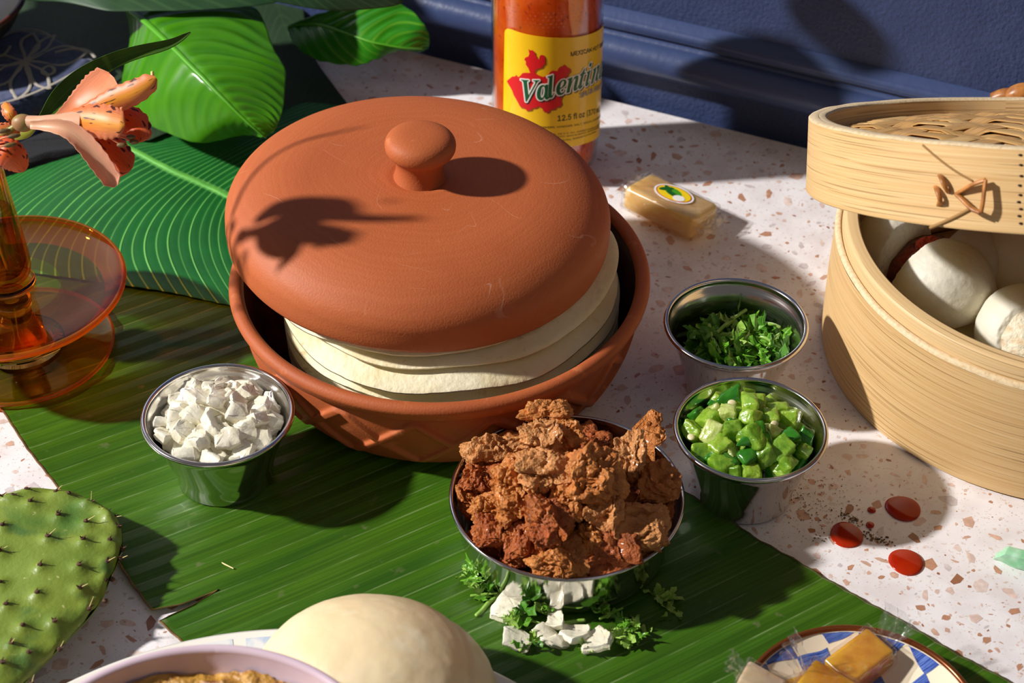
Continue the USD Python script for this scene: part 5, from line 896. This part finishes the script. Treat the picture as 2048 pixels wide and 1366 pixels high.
for pts in [[(0, 75), (30, 62), (70, 60), (100, 72)], [(20, 92), (12, 104), (2, 112), (-10, 106)], [(85, 138), (98, 132), (108, 138), (102, 148), (88, 148), (84, 140)], [(-10, 210), (40, 196), (90, 176), (140, 150), (186, 124)], [(110, 105), (140, 98), (172, 100), (190, 115)]]:
    part(nap, 'woven_line', on_cloth(pts), frayed)
brn = M('brown_glazed_rim', lin(96, 48, 30), .25, mottle=(90, lin(60, 28, 18), .4, .65))
tb = np.array([-.3620, 1.0060, 0.0]); TZ = .060
tbw = thing('dark_rimmed_bowl', 'brown rimmed bowl cut off by the top left corner, standing on the napkin', 'bowl', (tb[0], tb[1], topz))
tr = np.linalg.norm(at(30, 28, TZ)[:2] - tb[:2])
part(tbw, 'outside', rev([(0, topz), (tr * .5, topz), (tr * .62, topz + .002), (tr * .88, .046), (tr - .001, TZ - .0015)], 140, (tb[0], tb[1], 0)), M('dark_stoneware', lin(44, 32, 32), .35), smooth=True)
part(tbw, 'rim', rev(arc(tr - .0015, TZ - .0005, .0018, -60, 220, 10), 140, (tb[0], tb[1], 0)), brn, smooth=True)
part(tbw, 'inside', rev([(tr - .003, TZ), (tr * .86, .049), (tr * .6, .038), (0, .035)], 140, (tb[0], tb[1], 0)), M('ivory_glaze', lin(206, 200, 198), .2), smooth=True)
# ------------------------------------------------------------------ dough dome on its plate, lavender bowl
PLc = np.array([-.0930, .3795, .0022])
porc = M('white_porcelain', (.82, .79, .72), .16, specular_ior_level=.55); bluebrush = M('blue_brush_stroke', lin(176, 194, 218), .2, mottle=(120, lin(222, 224, 224), .40, .6))
plate = thing('white_platter', 'white platter with a pale blue brushed rim under the dough dome and lavender bowl', 'platter', PLc)
PR = .1638
part(plate, 'dish', rev([[(0, .0036), (.10, .0036), (.125, .0046), (.140, .0066), (PR - .0012, .0104)], [(PR - .0012, .0104), (PR, .0100), (PR - .0006, .0088)], [(PR - .0006, .0088), (.140, .0040), (.105, .0012), (.100, 0), (.096, .0012), (0, .0012)]], 200, PLc), porc, smooth=True)
for a0, a1, ra, rb_ in [(88, 98, .150, .1595), (100, 110, .150, .160), (76, 86, .150, .1595), (113, 124, .150, .160), (127, 137, .150, .1595), (60, 72, .150, .160), (44, 56, .150, .1595), (28, 40, .150, .160), (12, 24, .150, .160)]:
    Gq = np.array([[PLc + [r * math.cos(a), r * math.sin(a), .0066 + (r - .140) * .1681 + .0002] for r in np.linspace(ra, rb_, 5)] for a in np.radians(np.linspace(a0, a1, 14))])
    part(plate, 'brush_stroke', sheet(Gq, .0001)[:2], bluebrush)
masa = M('pale_dough', (.82, .655, .41), .42, mottle=(18, (.74, .53, .29), .42, .70), layers=[(50, (.86, .72, .50), .55, .7, 3)], bump=(60, .0009, 3), subsurface_weight=.4, subsurface_radius=(1.0, .75, .4), subsurface_scale=.008, specular_ior_level=.5)
v, f = ico(6); dz = meshkit.fbm(v * 2.2 + 4.4, 4)[:, None] - .5; pv = v * (1 + .05 * dz); pv[:, 2] = np.where(pv[:, 2] < -.12, -.12 + (pv[:, 2] + .12) * .1, pv[:, 2])
sm_ = np.abs(v[:, 0] * .75 + v[:, 1] * .35 - .62 + .12 * np.sin(v[:, 2] * 5)); pv *= (1 - .022 * np.exp(-(sm_ / .035) ** 2))[:, None]
pv = pv * [.0535, .0500, .0440]
mas_c = at(745, 1420, .0180)
single('dough_dome', 'smooth cream coloured dome of soft dough on the white platter', 'dough', (pv @ rotz(-.35).T + mas_c, f), masa)
lav = M('lavender_glaze', lin(212, 190, 202), .22, mottle=(40, lin(204, 180, 192), .4, .7), specular_ior_level=.55)
BWc = np.array([-.1148, .4063, 0]); BWR, BWH = .0743, .0750
bw = thing('lavender_bowl', 'pale lavender glazed bowl of brown stew at the bottom edge', 'bowl', (BWc[0], BWc[1], .0145))
part(bw, 'outside', rev([(0, .0145), (.034, .0145), (.036, .016), (.050, .026), (.064, .046), (.0722, .066), (BWR - .0010, BWH - .002)], 180, BWc), lav, smooth=True)
part(bw, 'rim', rev(arc(BWR - .0022, BWH - .0016, .0020, -40, 215, 12), 180, BWc), lav, smooth=True, label='rounded lavender rim')
part(bw, 'inside', rev([(BWR - .0040, BWH - .0008), (.0688, .066), (.0600, .046), (.047, .030), (0, .024)], 180, BWc), lav, smooth=True)
stew = M('brown_stew', (.42, .20, .030), .40, mottle=(150, (.56, .30, .05), .4, .62), layers=[(80, (.22, .075, .012), .56, .68, 3)], bump=(330, .0018, 4), specular_ior_level=.6)
nr2, na2 = 60, 160; A2_, R2_ = np.meshgrid(np.linspace(0, 2 * np.pi, na2), np.linspace(0, .0680, nr2)); sx_, sy_ = BWc[0] + R2_ * np.cos(A2_), BWc[1] + R2_ * np.sin(A2_)
sz_ = .0610 + .009 * meshkit.fbm(np.stack([sx_ * 90, sy_ * 90, 0 * sx_], -1), 4) + .003 * meshkit.noise(np.stack([sx_ * 400, sy_ * 400, 0 * sx_ + 3], -1))
single('stew', 'lumpy brown and yellow stew in the lavender bowl', 'stew', (np.stack([sx_, sy_, sz_], -1).reshape(-1, 3), quads(nr2, na2)), stew, kind=None)

# ------------------------------------------------------------------ saucer with wrapped candies at the lower right
SA = np.array([.1440, .4910, .0022]); SAR, SAH = .0504, .0150
cream = M('cream_glaze', lin(236, 222, 196), .18, specular_ior_level=.55)
def brush(name):
    n = {'tc': ('texture_coordinate', {}), 'mp': ('mapping', dict(scale=(1.2, 26, 1))), 'n0': ('noise_texture', dict(scale=1.0, detail=4.0, roughness=.7)), 'r0': ('map_range', dict(from_min=.40, from_max=.66, to_min=0.0, to_max=1.0, clamp=True)), 'm0': ('mix_color', dict(a=lin(28, 52, 140), b=lin(112, 142, 208))), 'p': ('principled_bsdf', dict(roughness=.2, specular_ior_level=.5))}
    return usdkit.material(stage, '/World/Looks/' + name, n, [('tc.UV', 'mp.vector'), ('mp.vector', 'n0.vector'), ('n0.fac', 'r0.value'), ('r0.result', 'm0.fac'), ('m0.result', 'p.base_color')], surface='p.BSDF')
bluek, cop = brush('blue_painted_check'), M('copper_brown_rim', lin(122, 66, 30), .22, metallic=.55)
sau = thing('checked_saucer', 'small dish painted with blue checks and a coppery rim, holding wrapped candies', 'dish', SA)
sprof = lambda r: .0030 + (SAH - .0040) * np.clip((r - .020) / (SAR - .022), 0, 1) ** 1.55
part(sau, 'dish', rev([[(0, .0030), (.012, .0030)] + [(r, float(sprof(r))) for r in np.linspace(.020, SAR - .0022, 16)]], 200, SA), cream, smooth=True)
part(sau, 'underside', rev([(SAR - .0006, SAH - .0020), (.040, .0055), (.028, .0012), (.026, 0), (0, .0006)], 160, SA), cop, smooth=True)
part(sau, 'rim', rev(arc(SAR - .0014, SAH - .0010, .0014, -70, 210, 10), 200, SA), cop, smooth=True, label='coppery brown rim')
g = np.random.default_rng(31)
cell = .0150; rotc = .42
for i in range(-4, 5):
    for j in range(-4, 5):
        if (i + j) % 2: continue
        u, w = np.meshgrid(np.linspace(-.5, .5, 12), np.linspace(-.5, .5, 12), indexing='ij'); k = 1 + .10 * np.sin(5 * u + i) * np.cos(4 * w + j)
        loc = np.stack([(i + u * k * g.uniform(.93, 1.04)) * cell, (j + w * k * g.uniform(.95, 1.05)) * cell], -1) + [.002, .004]; rr = np.linalg.norm(loc, axis=-1)
        if rr.min() > SAR - .006: continue
        loc *= np.minimum(1, (SAR - .0032) / np.maximum(rr, 1e-6))[..., None]; rr = np.linalg.norm(loc, axis=-1); xy = loc @ rotz(rotc)[:2, :2].T
        G = np.concatenate([xy + SA[:2], (SA[2] + sprof(rr) + .00016)[..., None]], -1)
        part(sau, 'painted_check', sheet(G, .0001, np.stack([u * 1.0 + i * 3.3, w * 1.0 + j * 2.1], -1)), bluek)
cello = pane('cellophane', (.965, .96, .95), (.86, .85, .83), rough=.05, ior=1.45, bump=(160, .0012), gloss=2.2, haze=.06)
cello_tight = pane('cellophane_tight', (.97, .965, .955), (.88, .87, .85), rough=.04, bump=(160, .0012), gloss=1.5, haze=.015)
jelly = M('amber_jelly', (.66, .27, .015), .22, mottle=(90, (.50, .16, .008), .4, .66), layers=[(260, (.66, .36, .06), .6, .72, 3)], subsurface_weight=.5, subsurface_radius=(1, .5, .1), subsurface_scale=.006, specular_ior_level=.6)
waferm = M('milky_jelly', (.70, .45, .27), .2, mottle=(60, (.72, .55, .42), .4, .65), subsurface_weight=.4, subsurface_radius=(1, .7, .4), subsurface_scale=.006, specular_ior_level=.6)
def block(sx, sy, sz, r=.0012):
    p = np.array([[x * (sx - r), y * (sy - r), z * (sz - r)] for x in (-1, 1) for y in (-1, 1) for z in (-1, 1)]); s = ico(1)[0] * r
    v, f = hull((p[:, None] + s[None]).reshape(-1, 3)); return v, f
def crumple(v, s, amp, seed): return v + amp * (np.stack([meshkit.noise(v * s + seed + 17 * q) for q in range(3)], 1) - .5)
def fan(L, w0, w1, seed, n=26, m=22, fold=.0016):
    u, t = np.meshgrid(np.linspace(0, 1, n), np.linspace(-1, 1, m), indexing='ij'); w = w0 + (w1 - w0) * u ** .8
    pl_ = fold * (.35 + u) * np.sin(t * 9 + seed + 2 * np.sin(u * 4)) + .0020 * (meshkit.fbm(np.stack([u * 5, t * 4, 0 * u + seed], -1), 3) - .5) * (1 + u)
    x = L * u + .0025 * (meshkit.noise(np.stack([0 * u, t * 3.5, u * 0 + seed], -1)) - .5) * u; G = np.stack([x, t * w, pl_], -1); return G.reshape(-1, 3), quads(n, m)
def candy(name, label, c, yaw, pitch, dims, jm, ends, roll=0.0, loc=None):
    t = thing(name, label, 'candy', c); R = rotz(yaw) @ roty(pitch) @ rotx(roll)
    part(t, 'jelly', place(block(*dims, r=.0016), R, c), jm, smooth=40)
    v, f = block(dims[0] * 1.05 + .0006, dims[1] * 1.05 + .0006, dims[2] * 1.05 + .0006, .0012); v, f = fine(v, f, (.0016) * 1.5); v = crumple(v, 380, .0011, 3.0)
    part(t, 'wrapper', place((v, f), R, c), cello_tight, smooth=30, label='clear cellophane wrapper')
    for k, (sgn, L, w1, tz) in enumerate(ends):
        Rf = R @ rotz(0 if sgn > 0 else np.pi) @ roty(tz); o = R @ np.array([sgn * dims[0] * .96, 0, dims[2] * .15]); part(t, 'twisted_end', place(fan(L, .0026, w1, 2.0 + k * 3), Rf, c + o), cello, smooth=True, label='crumpled cellophane end')
    return t, R
zs = .0105
candy('wrapped_candy', 'amber jelly candy at the back of the saucer, cellophane end standing up', at(1718, 1328, zs + .001), .62, -.18, (.0128, .0084, .0068), jelly, [(1, .0180, .0105, -.70), (-1, .006, .004, -.2)])
candy('wrapped_candy', 'amber wrapped candy in the middle of the saucer with a tall twisted end', at(1662, 1392, zs + .003), -.62, .10, (.0135, .0084, .0066), jelly, [(-1, .0215, .0080, -1.0), (1, .006, .004, -.2)])
candy('wrapped_candy', 'amber candy low in the saucer, under the one with the tall twisted end', at(1590, 1395, zs - .002), .35, .0, (.0110, .0068, .0055), jelly, [(1, .006, .004, -.2), (-1, .009, .006, -.4)])
candy('wrapped_candy', 'milky wrapped candy at the left edge of the saucer', at(1520, 1372, zs + .004), -.5, .2, (.0090, .0062, .0050), waferm, [(-1, .010, .006, -.6), (1, .005, .003, -.2)])

# ------------------------------------------------------------------ coconut candy on the table
g = np.random.default_rng(14)
cc = at(1340, 412, .0085); R = rotz(math.atan2(*(at(1415, 445, .0085) - at(1262, 372, .0085))[[1, 0]])) @ rotx(-.12)
cj = M('caramel_jelly', (.70, .36, .12), .26, mottle=(60, (.76, .46, .20), .38, .66), subsurface_weight=.5, subsurface_radius=(1, .6, .25), subsurface_scale=.007)
kc = thing('coconut_candy', 'caramel coloured candy in clear wrapper with an oval coconut sticker, on the table', 'candy', at(1340, 425, 0.001))
DX = np.linalg.norm(at(1408, 440, .0085) - at(1268, 377, .0085)) / 2
part(kc, 'jelly', place(block(DX, .0128, .0072, .0030), R, cc), cj, smooth=40)
v, f = block(DX * 1.04 + .001, .0134, .0077, .0026); v, f = fine(v, f, (.002) * 1.5)
part(kc, 'wrapper', place((crumple(v, 300, .0012, 5.0), f), R, cc), cello_tight, smooth=30, label='clear plastic wrapper')
part(kc, 'wrapper_end', place(fan(.0085, .0115, .0122, 4.0, fold=.0022), R, cc + R @ np.array([DX * 1.0, 0, .001])), cello, smooth=True)
part(kc, 'wrapper_end', place(fan(.0065, .0110, .0105, 9.0, fold=.0022), R @ rotz(np.pi), cc + R @ np.array([-DX * 1.0, 0, .001])), cello, smooth=True)
def disc(a, b, h, cx=0, cy=0, n=40, rot=0): return affinity.rotate(Polygon([(cx + a * math.cos(t), cy + b * math.sin(t)) for t in np.linspace(0, 2 * np.pi, n, endpoint=False)]), rot, origin=(cx, cy))
so = cc + R @ np.array([.0008, .0010, .0079])
def sticker(poly, z, m, name, label=None): return part(sk, name, place(extr(poly, .00008, z), R, so), m, smooth=False, label=label)
sk = part(kc, 'sticker', place(extr(disc(.0126, .0086, 0), .00012), R, so), M('white_sticker', (.85, .83, .80), .35), smooth=False, label='oval sticker with a green coconut')
sticker(disc(.0114, .0075, 0), .00012, M('red_print', lin(176, 40, 30), .4), 'printed_ring'); sticker(disc(.0107, .0069, 0), .00020, M('yellow_print', lin(240, 206, 20), .4), 'printed_ground')
sticker(disc(.0062, .0036, 0, -.0012, .0009, rot=-14), .00028, M('green_print', lin(70, 150, 30), .4), 'printed_coconut'); sticker(disc(.0044, .0020, 0, -.0062, .0012, rot=50).union(disc(.0040, .0014, 0, -.0055, .0020, rot=-30)).union(disc(.0046, .0017, 0, 0, -.0012, rot=-10)), .00030, M('dark_green_print', lin(24, 90, 26), .4), 'printed_leaves')
sticker(disc(.0036, .0031, 0, .0052, -.0026), .00040, M('white_print', (.84, .84, .80), .4), 'printed_coconut_half')

# ------------------------------------------------------------------ sauce drops, spice, green candy
drop = M('red_sauce_drop', (.33, .012, .002), .12, mottle=(60, (.42, .022, .003), .4, .66), subsurface_weight=.3, subsurface_radius=(1, .15, .04), subsurface_scale=.003, specular_ior_level=.35)
for px, py, rx, ry, lb in [(1806, 1017, 34, 23, 'sauce drop in the cup shadow, farthest back of the three big ones'), (1693, 1070, 31, 23, 'sauce drop half in shadow, nearest the chili cup'), (1812, 1124, 32, 23, 'bright red sauce drop lying in full light'), (1743, 1020, 8, 5.5, 'tiny sauce drop left of the farthest big one'), (1740, 1050, 8, 6, 'tiny sauce drop right of the big one by the chili cup')]:
    p = at(px, py, .0004); a, b = rx / 4080, ry / 4080 / .68; v, f = ico(4); q = v * [a, b, .0016 if rx > 20 else .0008]; q[:, 2] = np.maximum(q[:, 2], -.0002); an = np.arctan2(v[:, 1], v[:, 0]); q[:, :2] *= (1 + .03 * np.sin(2 * an + px) + .025 * np.sin(3 * an + py))[:, None]
    single('sauce_drop', lb, 'sauce drop', (q @ rotz(-.25).T + p, f), drop, group='drops of red sauce on the table')
g = np.random.default_rng(41)
sp = M('spice_flake', lin(140, 104, 44), .7, mottle=(900, lin(70, 50, 18), .4, .6)); fl_ = []
def flake(px, py, s):
    p = at(px, py, .0003); v, f = ico(0); return (v * g.uniform(.5, 1.2, 3) * [s, s, .4 * s]) @ rotz(g.uniform(0, 6)).T + p, f
for _ in range(340): fl_.append(flake(g.normal(1625, 48), g.normal(1005, 30), g.uniform(.0001, .00042)))
for x, y, k, s in [(1690, 1030, 26, .0006), (1705, 1038, 26, .0006), (1718, 1047, 14, .0005), (1735, 1066, 12, .0007), (1748, 1075, 16, .0008), (1765, 1080, 14, .0008), (1780, 1092, 8, .0006), (1640, 1075, 8, .0006)]:
    for _ in range(k): fl_.append(flake(x + g.normal(0, 7), y + g.normal(0, 4), s * g.uniform(.4, 1.1)))
single('spice_flakes', 'fine brown spice flakes scattered on the table right of the chili cup', 'spice', join(fl_), sp, smooth=False, kind='stuff')
gc = M('mint_green_candy', (.22, .62, .30), .42, mottle=(200, (.38, .74, .46), .4, .64), subsurface_weight=.4, subsurface_radius=(.5, 1, .6), subsurface_scale=.004)
pts = [at(x, y, z) for x, y, z in [(1986, 1117, .0006), (1995, 1104, .004), (2018, 1092, .008), (2045, 1100, .0085), (2090, 1110, .008), (2100, 1140, .001), (2030, 1136, .0006), (2055, 1142, .001), (2010, 1108, .0075), (2050, 1118, .0082)]]
v, f = hull(np.array(pts)); v, f = fine(v, f, (.0025) * 1.5)
single('mint_candy', 'pale mint green sugar candy shard at the right edge of the table', 'candy', (crumple(v, 330, .0009, 2), f), gc, smooth=25)
